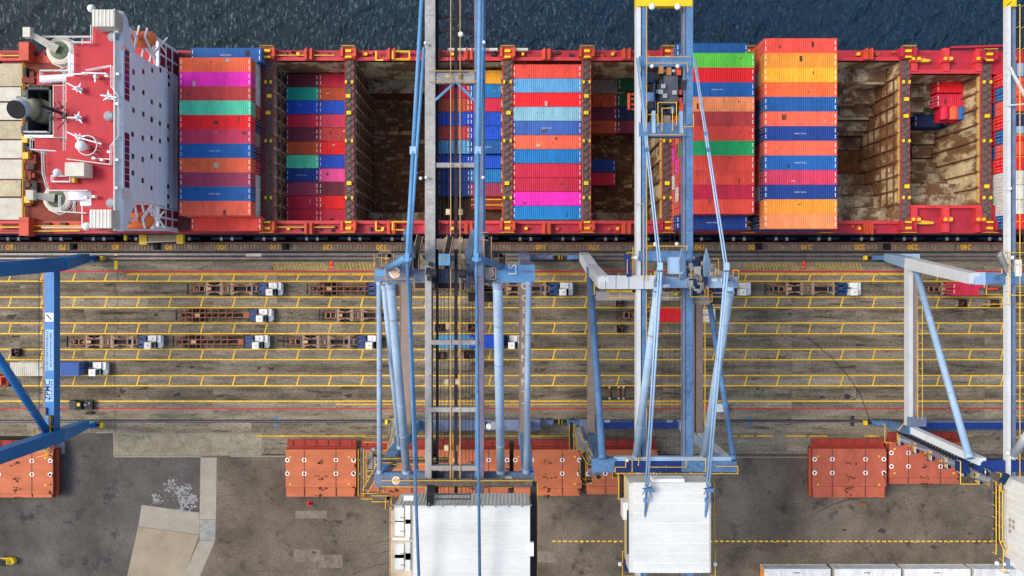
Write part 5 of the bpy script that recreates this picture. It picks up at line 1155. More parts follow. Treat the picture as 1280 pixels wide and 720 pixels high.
def tie(t, a, b, r, mt, nm='tie_tube'):
    a, b = Vector(a), Vector(b); o = MB().tube(a, b, r, 14).build(nm, mt, t, smooth=True)
    if r < .2: return o
    n = int((b - a).length / 5.5); d = (b - a).normalized(); k = MB(); q = MB()
    for i in range(1, n):
        p = a.lerp(b, (i + random.uniform(-.2, .2)) / n); k.tube(p - d * .05, p + d * .05, r * 1.07, 12)
        if random.random() < .5: q.tube(p + d * .06, p + d * random.uniform(.12, .35), r * 1.012, 12, cap=False)
    if n > 1:
        k.build('flange', mt, t, kind='stuff')
        if q.v: q.build('rust_streak', m_rstreak, t, kind='stuff')
    e = MB().tube(a, a + d * .5, r * 1.12, 12).tube(b - d * .5, b, r * 1.12, 12); e.build('end_collar', mt, t, kind='stuff')
    return o
def walk(t, pts, wd=.9, mt=None, rails=(1, -1), rm=None, h=1.05, dz=-.1, mid=False, r=.055):
    d = MB(); rl = MB()
    for a, b in zip(pts, pts[1:]):
        a = Vector(a); b = Vector(b); dd = (b - a); sid = Vector((-dd.y, dd.x, 0)).normalized() * wd / 2
        d.beam(a + Vector((0, 0, dz)), b + Vector((0, 0, dz)), wd, .08)
        for s_ in rails: rl.rail([a + sid * s_, b + sid * s_], h, r, 1.8, mid)
    d.build('walkway', mt or m_grated, t); rl.build('handrail', rm or m_yr, t)
def stairs(t, a, b, wd=.8, n=12, rm=None):
    a = Vector(a); b = Vector(b); st = MB(); dd = b - a; sid = Vector((-dd.y, dd.x, 0)).normalized() * wd / 2
    for i in range(n): p = a.lerp(b, (i + .5) / n); q = Vector((dd.x, dd.y, 0)).normalized() * .14; st.add([p - q - sid, p + q - sid, p + q + sid, p - q + sid, p - q - sid + Vector((0, 0, .06)), p + q - sid + Vector((0, 0, .06)), p + q + sid + Vector((0, 0, .06)), p - q + sid + Vector((0, 0, .06))], [(3, 2, 1, 0), (4, 5, 6, 7), (0, 1, 5, 4), (1, 2, 6, 5), (2, 3, 7, 6), (3, 0, 4, 7)])
    st.build('stair_treads', m_grey, t); k = MB()
    for s_ in (-1, 1): k.beam(a + sid * s_, b + sid * s_, .08, .22)
    k.build('stringer', m_c1g, t); k = MB()
    for s_ in (-1, 1): k.rail([a + sid * s_, b + sid * s_], 1, .055, 2, False)
    k.build('handrail', rm or m_yr, t)
def emblem(t, px, py, h, r=.75):
    c = P(px, py, h); o = MB().lathe(c, [(r, 0), (r, .03), (r - .04, .04)], 20).build('emblem', m_offw, t); s_ = MB()
    for k in (-.5, -.17, .17, .5):
        q = math.sqrt(max(.01, r * r - (k * r) ** 2)) * .85; m = Vector((k * r * .7, k * r * .7, .05)); e = Vector((-q * .7, q * .7, 0)); s_.beam(c + m - e, c + m + e, r * .19, .03)
    s_.build('emblem_stripe', M('emblem_orange', (226, 150, 40), .6, .1), o)
def lamp(t, px, py, h, s=.28): c = P(px, py, h); MB().lathe(c, [(s * .5, -s), (s, -.1), (s, .15), (s * .6, .3)], 10).build('floodlight', m_offw, t, smooth=True)
def girder(t, px, h, y0, y1, w_, d, mt, nm='boom_girder', side=None):
    x = X(px, h); MB().box(x - w_ / 2, x + w_ / 2, y1, y0, h - d, h).build(nm, mt, t)
    k = MB()
    yy = y0
    while yy > y1: k.box(x - w_ / 2 - .02, x + w_ / 2 + .02, yy - .05, yy + .05, h - d, h + .025); yy -= 3.3
    k.build('cross_member', mt, t); return x
def cabletrack(t, xs, z, y0, y1, mt, r=.035, nm='cable'):
    m = MB()
    for x in xs: m.tube((x, y0, z), (x, y1, z), r, 4, cap=False)
    m.build(nm, mt, t)

# ---------------------------------------------------- grey crane in the middle
def crane_grey():
    t = thing('harbour_crane', 'tall grey and light blue gantry crane in the middle with wide white machinery house', 'crane', tuple(P(588, 424, 0)), 'ship to shore cranes')
    zt, zp, zb = 42.0, 17.0, 44.0; LW, RW = X(640 - 118, 0), X(640 + 14, 0)
    yw0, yw1 = Y(322), P(0, 345, zt)[1]; yl = Y(526)
    for x, nm in ((LW, 'l'), (RW, 'r')):
        zmid = Vector((x, yw0 + (yw1 - yw0) * zp / zt, zp))
        legbox(t, (x, yw0, 3.6), zmid, 1.9, m_c1g); legbox(t, zmid, (x, yw1, zt), 1.7, m_c1g if nm == 'r' else m_c1, w2=1.5)
        legbox(t, (x, yl, 3.6), (x, yl, zp), 1.9, m_c1); legbox(t, (x, yl, zp), (x, yl, zt - 1), 1.7, m_c1, w2=1.5)
        MB().box(x - .85, x + .85, yl, zmid[1], zp - 1.9, zp + .05).build('portal_beam', m_brown, t)
        k = MB().box(x - .95, x - .86, yl, zmid[1], zp - .2, zp + .12).box(x + .86, x + .95, yl, zmid[1], zp - .2, zp + .12); k.build('edge_beam', m_brown, t)
        for yy in (yw0, yl): bogies(t, 640 + x * K - (30 if nm == 'l' else 6), 640 + x * K + (6 if nm == 'l' else 38), 355 - yy * K, m_c1g, end=-1 if nm == 'l' else 1)
    MB().box(LW - 3, RW + 3, yl - .95, yl + .95, 2.6, 4.6).build('sill_beam', m_c1g, t)
    for px in (600, 620): c = P(px, 531, 4.6); MB().box(c[0] - .9, c[0] + .9, c[1] - .7, c[1] + .7, 4.6, 5.4).build('cable_box', m_grey, t)
    c = P(611, 533, 5); MB().lathe(c, [(.5, -.3), (.6, 0), (.5, .3)], 12).build('cable_drum', m_offw, t)
    for i, ch in enumerate('OCEEHHM8NTT'): text(ch, 1.5, (RW, P(0, 358 + i * 15, zp)[1], zp + .06), (0, 0, 0), M('letters_faded', (196, 182, 160), .8, .2, 1.5, ((140, 120, 104), .4, 2)), t, 'lettering', bold=.05)
    # upper cross beams
    x0, x1 = LW - .9, RW + .9
    a = P(482, 346, zt); b_ = P(621, 346, zt)
    MB().box(x0, x1, yw1 - .95, yw1 + .95, zt - 1.9, zt).build('upper_beam', m_c1g, t); MB().box(b_[0], x1 + .05, yw1 - .85, yw1 + 1.5, zt - 1.7, zt + .04).build('upper_beam', m_c1, t)
    ylt = P(0, 601, zt)[1]; MB().box(x0, x1, ylt - .85, ylt + .85, zt - 2, zt).build('upper_beam', m_c1g, t); MB().box(x0, x1, ylt + .85, ylt + 1.1, zt - .9, zt - .05).build('edge_beam', m_c2, t)
    for px in (493.5, 610.5): emblem(t, px, 341, zt + .02)
    for px in (495, 636): emblem(t, px, 600.5, zt + .02, .55)
    text('LS', 1.6, P(641, 337, zt + .3), (0, 0, math.pi / 2), m_txtw, t)
    # boom girders
    g0, g1 = 62, P(0, 760, zb)[1]
    ym_ = P(0, 345, zb)[1]; gl = girder(t, 537.5, zb, g0, ym_, 1.35, 2.2, m_c1r); gr = girder(t, 598.5, zb, g0, ym_, 1.2, 2.0, m_c1g); girder(t, 535.2, zb, ym_ - .02, g1, .85, 2.2, m_c1r); girder(t, 601.2, zb, ym_ - .02, g1, .75, 1.8, m_purp); girder(t, 595.6, zb - .1, ym_ - .02, g1, .35, 1.7, m_c1)
    girder(t, 604.2, zb - .5, g0, ym_, .45, 1.4, m_c1)
    MB().box(gl + .70, gl + .95, g1, g0, zb - 2.3, zb - .9).build('running_rail', m_black, t)
    xm = X(569.5, zb); MB().box(xm - .22, xm + .22, g1, g0, zb - .9, zb - .6).build('walkway', m_grated, t)
    MB().rail([(xm - .62, g0, zb - .7), (xm - .62, g1, zb - .7)], .9, .07, 3, False).rail([(xm + .62, g0, zb - .7), (xm + .62, g1, zb - .7)], .9, .07, 3, False).build('handrail', M('rail_tan', (196, 158, 108), .6, .2), t)
    cabletrack(t, [X(p, zb) for p in (547, 550.5, 554.5, 560, 577, 582, 586, 590.5)], zb - .8, g0, g1, m_dark, .04)
    for py in (97, 206, 305, 428, 512, 585):
        y = P(0, py, zb)[1]; hw_ = .7 if py in (97, 305) else .3
        MB().box(gl, gr, y - hw_, y + hw_, zb - 1.2, zb - .4 + (.5 if py > 400 else .2)).build('cross_tie', m_c1r if py != 305 else m_brown, t)
        if py == 97:
            for sx, e in ((gl, 1), (gr, -1)): MB().beam((xm, y - .5, zb - .2), (sx + e * .3, y - 3.3, zb - .2), .3, .3).build('brace', m_c1, t)
            MB().rail([(gl, y + hw_, zb), (gr, y + hw_, zb)], .9, .05).rail([(gl, y - hw_, zb), (gr, y - hw_, zb)], .9, .05).build('handrail', M('rail_tan', (196, 158, 108)), t)
    for (px, py) in ((560, 96), (576, 96), (560, 265), (576, 265), (560, 300), (576, 300), (560, 408), (576, 408), (558, 477), (572, 477), (558, 560), (573, 560)): MB().cbox(P(px, py, zb - .4), .55, .75, .5).build('sheave_block', m_cream, t)
    for (px, py) in ((532, 54), (605, 53), (533, 222), (604, 222), (526, 223), (520, 216)): lamp(t, px, py, zb + .6, .22)
    lamp(t, 576, 43, zb, .36)
    k = MB()
    for py in (18, 36): y = P(0, py, zb)[1]; k.cbox((X(551, zb), y, zb - 1), 1.2, .5, .4).cbox((X(590, zb), y, zb - 1), 1.5, .6, .4).box(gl, gr, y - .06, y + .06, zb - 1.1, zb - .95)
    k.build('festoon', m_black, t)
    # A-frame, forestays, backstays
    ap = [P(509, 322, 59), P(595.5, 322, 59)]
    foot = [P(485, 335, zt), P(626, 333, zt)]
    for i in (0, 1):
        s_ = -1 if i == 0 else 1
        tie(t, foot[i], ap[i], .42, m_c1 if i == 0 else m_c2, 'frame_leg')
        base = P(506 if i == 0 else 590, 341, zt); top = P(508 if i == 0 else 592, 290, 52)
        MB().beam(base, P(513 if i == 0 else 586, 318, 46), 1.3, 1.0, .8, .8).build('frame_leg', m_c1g, t); MB().beam(P(515 if i == 0 else 586, 318, 46), top, 1.0, 1.0, .7, .8).build('frame_leg', m_c1g, t)
        k = MB(); 
        pth = [P(500 if i == 0 else 580, 336, zt + 1), P(500 if i == 0 else 580, 318, zt + 3), P(505 if i == 0 else 585, 295, zt + 5)]
        walk(t, [p + Vector((2.2 * (1 if i == 0 else -1), 0, 0)) for p in pth], .8, rm=M('rail_tan', (196, 158, 108)))
        tip = P(527 if i == 0 else 600, 0, 48); e = ap[i].lerp(tip, 1.25)
        tie(t, ap[i], ap[i].lerp(e, .31), .25, m_c1, 'forestay'); tie(t, ap[i].lerp(e, .31), e, .26, m_c1, 'forestay')
        p = ap[i].lerp(e, .31); MB().cbox(p, .75, .9, .6).build('link_plate', m_c2l, t)
        e2 = P(530 if i == 0 else 604, 60, 46); tie(t, P(512 if i == 0 else 594, 318, 55), e2, .2, m_c1, 'forestay')
        c = ap[i]; MB().cbox(c, .5, 1.0, .6).tube(c + Vector((-.5, -.2, 0)), c + Vector((.5, -.2, 0)), .22, 10).build('apex_block', m_c1, t)
        # rear ropes over the machinery house
        tie(t, ap[i], P(525 if i == 0 else 600, 760, 54), .18, m_c2, 'backstay')
    # long tie tubes down to the landside beam
    tie(t, P(474, 352, zt), P(474.5, 592, zt), .36, m_c1w); tie(t, P(488, 354, 57), P(508.5, 590, zt + .5), .54, m_c1w); tie(t, P(480, 356, zt + 2), P(500, 560, 35), .4, m_c1w)
    tie(t, P(622, 354, 57), P(626, 590, zt + .5), .56, m_c1w); tie(t, P(661, 352, zt), P(657.5, 592, zt), .42, m_c1w); tie(t, P(511, 352, 50), P(521, 590, 44), .24, m_c1)
    # yellow and tan railings round the upper beams and platforms
    tan = M('rail_tan', (196, 158, 108)); z = zt + .05
    MB().rail([P(483, 349, z), P(483, 335, z)], 1, .05).rail([P(483, 349, z), P(519, 349, z), P(519, 361, z), P(578, 361, z), P(578, 349, z), P(620, 349, z), P(620, 335, z), P(590, 335, z)], 1, .06, 1.8).build('handrail', tan, t)
    MB().rail([P(478, 598.5, z), P(563, 598.5, z), P(563, 540, z)], 1, .06, 2, False).rail([P(567, 540, z), P(567, 598.5, z), P(645, 598.5, z), P(645, 607, z)], 1, .06, 2, False).rail([P(478, 606, z), P(640, 607, z)], 1, .05, 2, False).build('handrail', m_yr, t)
    walk(t, [P(519, 357, z - .3), P(580, 357, z - .3)], 1.2, rails=(-1,), rm=tan); walk(t, [P(585, 371, 40), P(618, 371, 40)], 1.4, mt=m_dark, rm=m_yr)
    for i in range(9): c = P(592 + random.uniform(0, 26), 352 + random.uniform(0, 15), 38); MB().cbox(c, random.uniform(.5, 2.4), random.uniform(.15, .5), .5).build('platform_gear', random.choice([m_brown, m_yr, m_dark, m_orng]), t)
    for pts in ([P(474, 335, 40), P(474, 318, 40), P(489, 318, 40), P(489, 335, 40)], [P(612, 335, 40), P(612, 318, 40), P(628, 318, 40), P(628, 335, 40)], [P(600, 320, 43), P(600, 296, 43), P(610, 296, 43), P(610, 330, 43)]):
        walk(t, pts, 1.0, mt=m_grate, rm=tan)
    # hoist gear where the boom passes the beam
    for px in (538, 590 - 6): 
        for k_ in range(4): MB().cbox(P(px + random.uniform(-5, 5), 330 + k_ * 9, zb + .6), random.uniform(.3, .8), random.uniform(.3, 1.0), random.uniform(.3, .8)).build('machinery_block', m_dark, t)
    MB().tube(P(539, 342, zb + .6), P(546, 342, zb + .6), .5, 12).tube(P(573, 342, zb + .6), P(582, 342, zb + .6), .5, 12).build('sheave_drum', m_dark, t)
    c = P(556, 325, 46); cab = MB().box(c[0] - .8, c[0] + .7, c[1] - .7, c[1] + .8, 43.9, 46.1).build('operator_cabin', m_c1, t); MB().box(c[0] - .5, c[0] + .2, c[1] - .1, c[1] + .5, 46.1, 46.16).build('roof_window', M('greenish_glass', (120, 142, 136), .3, .2), cab)
    MB().cbox(P(565.5, 323, 45.5), .35, .7, .8).build('machinery_block', m_navyp, t)
    for px, py, a in ((527, 324, .5), (577, 324, -.5)): c = P(px, py, 43); MB().beam(c + Vector((-.35 * math.copysign(1, a), .6, 0)), c + Vector((.35 * math.copysign(1, a), -.6, 0)), .6, .5).build('floodlight', m_cream, t)
    # small access stair towers beside the landside leg
    y = yl
    for i, (pa, pb, za, zb_) in enumerate([((492, 522), (488, 562), 6, 14), ((488, 562), (498, 530), 14, 20), ((466, 560), (470, 600), 24, 31), ((470, 600), (486, 575), 31, 37), ((463, 565), (463, 603), 30, 36)]):
        stairs(t, P(*pa, za), P(*pb, zb_), .8, 16)
    for pts, z in (([(486, 520), (500, 520), (500, 545)], 14), ([(456, 548), (486, 548)], 24), ([(453, 560), (453, 618), (475, 618)], 33), ([(462, 568), (500, 568)], 30), ([(466, 621), (487, 621), (487, 634)], 40), ([(458, 612), (476, 580), (492, 580)], 38), ([(496, 545), (496, 585)], 20), ([(460, 590), (478, 590), (478, 613)], 35), ([(470, 575), (520, 575), (560, 575)], 38)):
        walk(t, [P(*p, z) for p in pts], .8, mt=m_grate)
    # machinery house
    hz = 52.0; a = P(493, 760, hz); b_ = P(662, 632, hz)
    MB().box(a[0], b_[0], a[1], b_[1], zt + 4.2, hz - .1).build('machinery_house', m_whited, t); xm_ = (a[0] + b_[0]) / 2
    MB().add([(a[0] - .05, a[1], hz - .1), (xm_, a[1], hz + .12), (b_[0] + .05, a[1], hz - .1), (a[0] - .05, b_[1] + .1, hz - .1), (xm_, b_[1] + .1, hz + .12), (b_[0] + .05, b_[1] + .1, hz - .1)], [(0, 1, 4, 3), (1, 2, 5, 4), (3, 4, 5), (2, 1, 0), (0, 3, 5, 2)]).build('house_roof', m_roofw, t)
    k = MB(); 
    for i in range(1, 14): yy = b_[1] - i * 1.0 * (b_[1] - a[1]) / 14; k.beam((a[0], yy, hz - .09), (xm_, yy, hz + .13), .04, .03).beam((xm_, yy, hz + .13), (b_[0], yy, hz - .09), .04, .03)
    for i in range(34): xx = a[0] + .5 + i * (b_[0] - a[0] - 1) / 33; k.box(xx - .05, xx + .05, b_[1], b_[1] + .06, zt + 4.3, hz - .3)
    k.build('roof_seam', m_roofw, t)
    k = MB()
    for i in range(10): xx = a[0] + 1 + i * (b_[0] - a[0] - 2) / 9; k.cbox((xx, b_[1] + .1, hz + .05), .1, .5, .3)
    k.box(a[0] - .25, b_[0] + .25, b_[1], b_[1] + .12, hz - .05, hz + .12); k.build('edge_beam', m_grey, t)
    walk(t, [(b_[0] + .7, a[1], zt + 3), (b_[0] + .7, b_[1] + 1.2, zt + 3)], .9, mt=m_dark, rails=(-1,)); walk(t, [(a[0] + 1, b_[1] + 1.2, zt + 3.5), (b_[0] + .5, b_[1] + 1.2, zt + 3.5)], 1, mt=m_grate, rails=(1,))
    k = MB().box(a[0] - .4, a[0] + 2.2, a[1], b_[1] - .6, hz - .6, hz + .02); k.build('side_gallery', M('gallery_tan', (206, 186, 160), .8, .3, .5, ((130, 80, 50), .4, 1)), t)
    for py in (643, 660, 688, 702): c = P(506, py, hz); MB().box(c[0] - 1.2, c[0] - .1, c[1] - .9, c[1] + .9, hz - .3, hz + .15).build('air_unit', m_roofw, t); MB().box(c[0] + .1, c[0] + .7, c[1] - 1.1, c[1] + 1.1, hz + .02, hz + .2).build('air_unit', m_roofw, t); MB().box(c[0] - .5, c[0] + .1, c[1] - .4, c[1] - .3, hz + .15, hz + .22).build('bracket', m_brown, t)
    MB().box(P(491, 0, hz)[0], P(512, 0, hz)[0], P(0, 674, hz)[1], P(0, 671, hz)[1], hz + .22, hz + .4).build('crossbar', m_offw, t)
    MB().rail([(a[0] - .4, a[1], hz - .2), (a[0] - .4, b_[1], hz - .2)], 1, .06).build('handrail', M('rail_tan', (196, 158, 108)), t)
    c = P(511, 622, hz); MB().cbox(c, 1.2, .6, .5).build('air_unit', m_offw, t)
    k = MB().rail([P(534, 616, hz), P(588, 616, hz), P(588, 622, hz), P(544, 622, hz)], .8, .05); k.build('handrail', m_dark, t)
    MB().beam(P(538, 605, 45), P(538, 632, hz + .2), .9, .1).build('roof_ladder', m_dark, t)
    MB().cbox(P(664.5, 686, hz), .5, 1.6, .6).build('air_unit', m_offw, t)
crane_grey()

# ---------------------------------------------------- blue crane with the trolley
def crane_blue():
    t = thing('harbour_crane', 'steel blue gantry crane with trolley between its boom girders and narrow white machinery house', 'crane', tuple(P(788, 424, 0)), 'ship to shore cranes')
    zt, zp, zb = 34.6, 17.0, 34.0; LW, RW = X(728), X(848)
    yw0, yw1 = Y(322), P(0, 353, zt)[1]; yl = Y(526)
    for x, nm in ((LW, 'l'), (RW, 'r')):
        zmid = Vector((x, yw0 + (yw1 - yw0) * zp / zt, zp))
        legbox(t, (x, yw0, 3.4), zmid, 1.7, m_c2w); legbox(t, zmid, (x, yw1, zt), 1.6, m_c2w)
        legbox(t, (x, yl, 3.4), (x, yl, zp), 1.7, m_c2l); legbox(t, (x, yl, zp), (x, yl - .5, zt - .6), 1.6, m_c2l if nm == 'r' else m_c2)
        MB().box(x - .55, x + .55, yl, zmid[1], zp - 1.6, zp).build('portal_beam', m_brown, t)
        if nm == 'r': MB().box(x - 1.75, x - .75, yl - 1, zmid[1], zp - 1.4, zp - .2).build('portal_beam', m_brown, t); MB().rail([(x + .7, yl, zp), (x + .7, zmid[1], zp)], 1, .05).build('handrail', m_yr, t)
        for yy in (yw0, yl): bogies(t, 640 + x * K - (20 if nm == 'l' else 8), 640 + x * K + (8 if nm == 'l' else 24), 355 - yy * K, m_c2, end=-1 if nm == 'l' else 1)
    MB().box(X(752, 4.4), X(852, 4.4), P(0, 536, 4.4)[1], P(0, 528, 4.4)[1], 3, 4.4).build('sill_beam', m_royal, t); MB().box(LW - 1, RW + 1, yl - .2, yl + .5, 2.4, 4.0).build('sill_beam', m_c2, t)
    for px in (759, 837): MB().cbox(P(px, 526.5, 4.5), 1.0, .4, .4).build('cable_box', m_grey, t)
    # waterside upper beam (white left half, blue right half), landside upper beam
    a = P(750, 352, zt); m_ = P(824, 352, zt); b_ = P(922, 352, zt)
    MB().box(a[0], m_[0], yw1 - .95, yw1 + 1.0, zt - 1.8, zt).build('upper_beam', m_c2w, t); MB().box(m_[0], b_[0], yw1 - .8, yw1 + .8, zt - 1.8, zt + .02).build('upper_beam', m_c2l, t)
    k = MB()
    for px in (757, 770, 786, 805): k.box(P(px, 0, zt)[0] - .05, P(px, 0, zt)[0] + .05, yw1 - .96, yw1 + 1.01, zt - 1.8, zt + .03)
    k.build('cross_member', m_c1g, t)
    for px in (833, 893, 905): MB().cbox(P(px, 350 if px > 850 else 357, zt + .1), .9, .4, .2).build('white_plate', m_offw, t)
    yl2 = P(0, 583, zt)[1]; MB().box(P(740, 0, zt)[0], P(770, 0, zt)[0], yl2 - .9, yl2 + 1.1, zt - 1.8, zt - .1).build('upper_beam', m_c2, t); MB().box(P(768, 0, zt)[0], P(921, 0, zt)[0], yl2 - .85, yl2 + .65, zt - 1.8, zt).build('upper_beam', m_royal, t)
    MB().box(P(852, 0, zt)[0], P(921, 0, zt)[0], yl2 - .8, yl2 + .7, zt - 1.7, zt + .03).build('upper_beam', m_c2, t); MB().box(P(768, 0, zt)[0], P(915, 0, zt)[0], yl2 + .72, yl2 + 1.3, zt - 1.2, zt - .3).build('edge_beam', m_c2l, t)
    # girders
    g0, g1 = P(0, 9, zb)[1], P(0, 735, zb)[1]
    for (px, wd, mt) in ((799, .75, m_c2w), (804.5, .8, m_c2), (855.5, .45, m_c1g), (861.5, 1.1, m_c2)):
        girder(t, px, zb, g0, g1, wd, 2.0 if wd > .7 else 1.4, mt)
        x = X(px, zb); MB().box(x - wd / 2, x + wd / 2, g0, g0 + 12, zb - 2, zb).build('boom_girder', m_ybox, t)
    gl, gr = X(796, zb), X(865, zb)
    MB().box(gl, gr, g0 + .1, g0 + 1.3, zb - .8, zb + .2).build('cross_tie', m_ybox, t)
    for px in (815, 847): lamp(t, px, 8.5, zb + .8, .45)
    for (px, py) in ((815, 83), (847, 83), (819, 305), (846, 305), (784, 575)): lamp(t, px, py, zb + .8, .28)
    for py, wd, mt in ((77, .75, m_c2), (162, 1.0, m_c2), (320, .75, m_c2)):
        y = P(0, py, zb)[1]; MB().box(gl + .3, gr, y - wd, y + wd, zb - 1.4, zb + .1).build('cross_tie', mt, t)
    xw = X(807, zb); k = MB().rail([(xw, g0, zb), (xw, P(0, 350, zb)[1], zb)], 1, .055, 2.2, False)
    k.rail([P(803, 350, zb), P(803, 256, zb), P(795, 256, zb)], 1, .05, 2, False); k.rail([P(807, 575, zb), P(807, 365, zb)], .9, .05, 2.5, False).build('handrail', m_yr, t)
    MB().rail([P(806, 73, zb), P(863, 73, zb)], .9, .05, 2, False).rail([P(806, 81, zb), P(858, 81, zb), P(858, 92, zb)], .9, .05, 2, False).build('handrail', m_yr, t)
    cabletrack(t, [X(p, zb) for p in (821, 829, 839, 845, 851)], zb - .9, g0 + 6, g1, m_dark, .03)
    # trolley
    zc = 33.4; tr = MB()
    a = P(812, 143, zc); b_ = P(852, 90, zc)
    MB().box(a[0], b_[0], a[1], b_[1], zc - 1.2, zc - .2).build('trolley_frame', m_dark, t); MB().box(P(828, 0, zc)[0], P(845, 0, zc)[0], P(0, 133, zc)[1], P(0, 98, zc)[1], zc - .3, zc + 1.4).build('trolley_house', M('trolley_grey', (70, 70, 78), .6, .3, .8), t)
    for i in range(34):
        c = P(random.uniform(811, 855), random.uniform(84, 152), zc + random.uniform(0, .5)); MB().cbox(c, random.uniform(.3, 1.3), random.uniform(.3, 1.5), random.uniform(.3, .9)).build('trolley_gear', random.choice([m_dark, m_black, m_navyp, m_dark, m_brown, m_c2, m_dark]), t)
    for px, py in ((829, 108), (826, 115), (843, 116), (831, 120)): MB().cbox(P(px, py, zc + 1.6), .6, .6, .4).build('control_box', m_grey, t)
    for px, py in ((849, 118), (849, 124), (851, 134), (848, 90), (826, 88), (836, 90)): MB().cbox(P(px, py, zc + .6), .6, 1.1, .8).build('motor', m_orng if px > 840 else M('motor_tan', (170, 120, 70), .7, .3), t)
    for px in (816, 850): MB().box(P(px - 2, 0, zc)[0], P(px + 2, 0, zc)[0], P(0, 168, zc)[1], P(0, 140, zc)[1], zc - .2, zc + .9).build('trolley_arm', m_c2l, t)
    for i in range(4): MB().tube(P(818 + i * 9, 100, zc + .3), P(818 + i * 9, 140, zc + .3), .25, 8).build('rope_drum', m_navyp, t)
    for pts in ([(821, 158), (821, 130), (844, 130), (844, 158)], [(826, 165), (826, 137), (839, 137), (839, 165)], [(807, 145), (821, 145)], [(810, 170), (852, 170), (852, 160), (865, 160), (865, 144)]): MB().rail([P(*p, zc + .8) for p in pts], 1, .06, 1.5, False).build('handrail', m_yr, t)
    MB().box(P(826, 0, zc)[0], P(839, 0, zc)[0], P(0, 160, zc)[1], P(0, 140, zc)[1], zc + .1, zc + .4).build('hatch_well', m_black, t)
    c = P(790, 127, 30); k = MB()
    for dx in (-.5, .6):
        k.box(c[0] + dx - .12, c[0] + dx + .12, c[1] - 1.2, c[1] + 1.2, 29.5, 30.4)
    for dy in (-1.1, -.4, .4, 1.1): k.box(c[0] - .5, c[0] + 1.6, c[1] + dy - .1, c[1] + dy + .1, 29.6, 30)
    k.build('side_ladder', m_orng, t)
    # A-frame, stays
    ap = [P(825, 335, 52), P(908, 335, 52)]
    for i in (0, 1):
        tgt = P(797 if i == 0 else 868, 73, zb + 1); mid = ap[i].lerp(tgt, .58)
        for d_ in (-.15, .15): tie(t, ap[i] + Vector((d_, 0, 0)), tgt + Vector((d_ * .8, 0, 0)), .1, m_c2l, 'forestay')
        for f in (.52, .6): MB().cbox(ap[i].lerp(tgt, f), .5, .7, .4).build('link_plate', m_c2, t)
        f2 = P(824 if i == 0 else 908, 350, zt); MB().beam(f2 + Vector((0, 0, 0)), ap[i], 1.2, 1.2, .6, .6).build('frame_leg', m_c2l, t); MB().cbox(ap[i] + Vector((0, .2, 0)), .6, .9, .5).build('apex_block', m_c2l, t)
        knee = P(808.5 if i == 0 else 885, 607, 41)
        for d_ in (-.16, .16): tie(t, ap[i] + Vector((d_, -.5, 0)), knee + Vector((d_, 0, 0)), .13, m_c2l, 'backstay')
        tie(t, knee, P(801 if i == 0 else 873.5, 740, 36), .17, m_c2, 'backstay')
        for f in range(7): a_ = f * .9; MB().beam(knee + Vector((0, -.3, 0)), knee + Vector((math.cos(a_) * .9 + .2, math.sin(a_) * .9 - .8, .1)), .1, .1).build('link_rod', m_royal, t)
        MB().cbox(knee + Vector((.2, -.6, 0)), 1.1, .5, .5).cbox(knee + Vector((-.1, 1.5, 0)), .5, .5, .4).cbox(knee + Vector((-.2, -2.0, 0)), .5, .5, .4).build('link_plate', m_c2, t)
        p0 = P(822 if i == 0 else 912, 364, 49); p1 = P(795 if i == 0 else 880, 572, zt); tie(t, p0, p1, .55, m_c1w)
        MB().beam(P(822 if i == 0 else 911, 350, zt), p0, 1.0, 1.0).build('frame_leg', m_c2l, t)
    tie(t, P(737, 334, zp + 3), P(753, 574, zt), .52, m_c2); tie(t, P(886, 372, 30), P(917, 574, zt - .5), .4, m_c2); tie(t, P(739, 336, zp + 3.4), P(744, 440, 26), .2, m_c2)
    # horn-shaped tips and platforms behind the waterside beam
    for px in (853, 884): c0 = P(px, 347, zt + .2); c1 = P(px - 1, 311, zt + 6); MB().beam(c0, c0.lerp(c1, .6), 1.0, .5, .9, .4).build('rope_guide', m_c2l, t); MB().beam(c0.lerp(c1, .6), c1, .9, .4, .12, .12).build('rope_guide', m_c2l, t)
    MB().cbox(P(844, 332, zt + 1), 1.9, 2.4, 1.6).build('winch_house', m_c2l, t)
    for i in range(26): MB().cbox(P(random.uniform(863, 883), random.uniform(322, 370), zt + random.uniform(.3, 1)), random.uniform(.3, 1.1), random.uniform(.3, 1.4), random.uniform(.3, .9)).build('winch_gear', random.choice([m_dark, m_black, m_brown, m_grey, m_navyp]), t)
    for pts, z in (([(790, 310), (790, 342)], zt + 1), ([(783, 342), (783, 316), (792, 316)], zt), ([(807, 308), (857, 308), (857, 313)], zt + .3), ([(848, 346), (848, 334), (862, 334), (862, 348)], zt + .6), ([(888, 324), (896, 324), (896, 345)], zt + .6), ([(742, 368), (742, 355), (760, 355), (760, 372), (852, 372), (852, 377), (888, 377), (888, 366), (916, 366)], zt - 2.5),
                   ([(774, 372), (774, 356)], zt - 2.5), ([(861, 359), (861, 371), (883, 371), (883, 359)], zt + 1), ([(914, 355), (914, 338), (921, 338), (921, 360)], zt + .5), ([(817, 352), (817, 340), (824, 340)], zt + .5)):
        MB().rail([P(*p, z) for p in pts], 1, .06, 1.6, False).build('handrail', m_yr, t)
    MB().rail([P(743, 358, zt - 2.5), P(850, 358, zt - 2.5)], 1, .06, 1.6, False).rail([P(760, 358, zt - 2.5), P(760, 372, zt - 2.5)], 1, .06, 1.6, False).rail([P(790, 366, zt - 2.5), P(850, 366, zt - 2.5)], 1, .06, 1.6, False).build('handrail', m_yr, t)
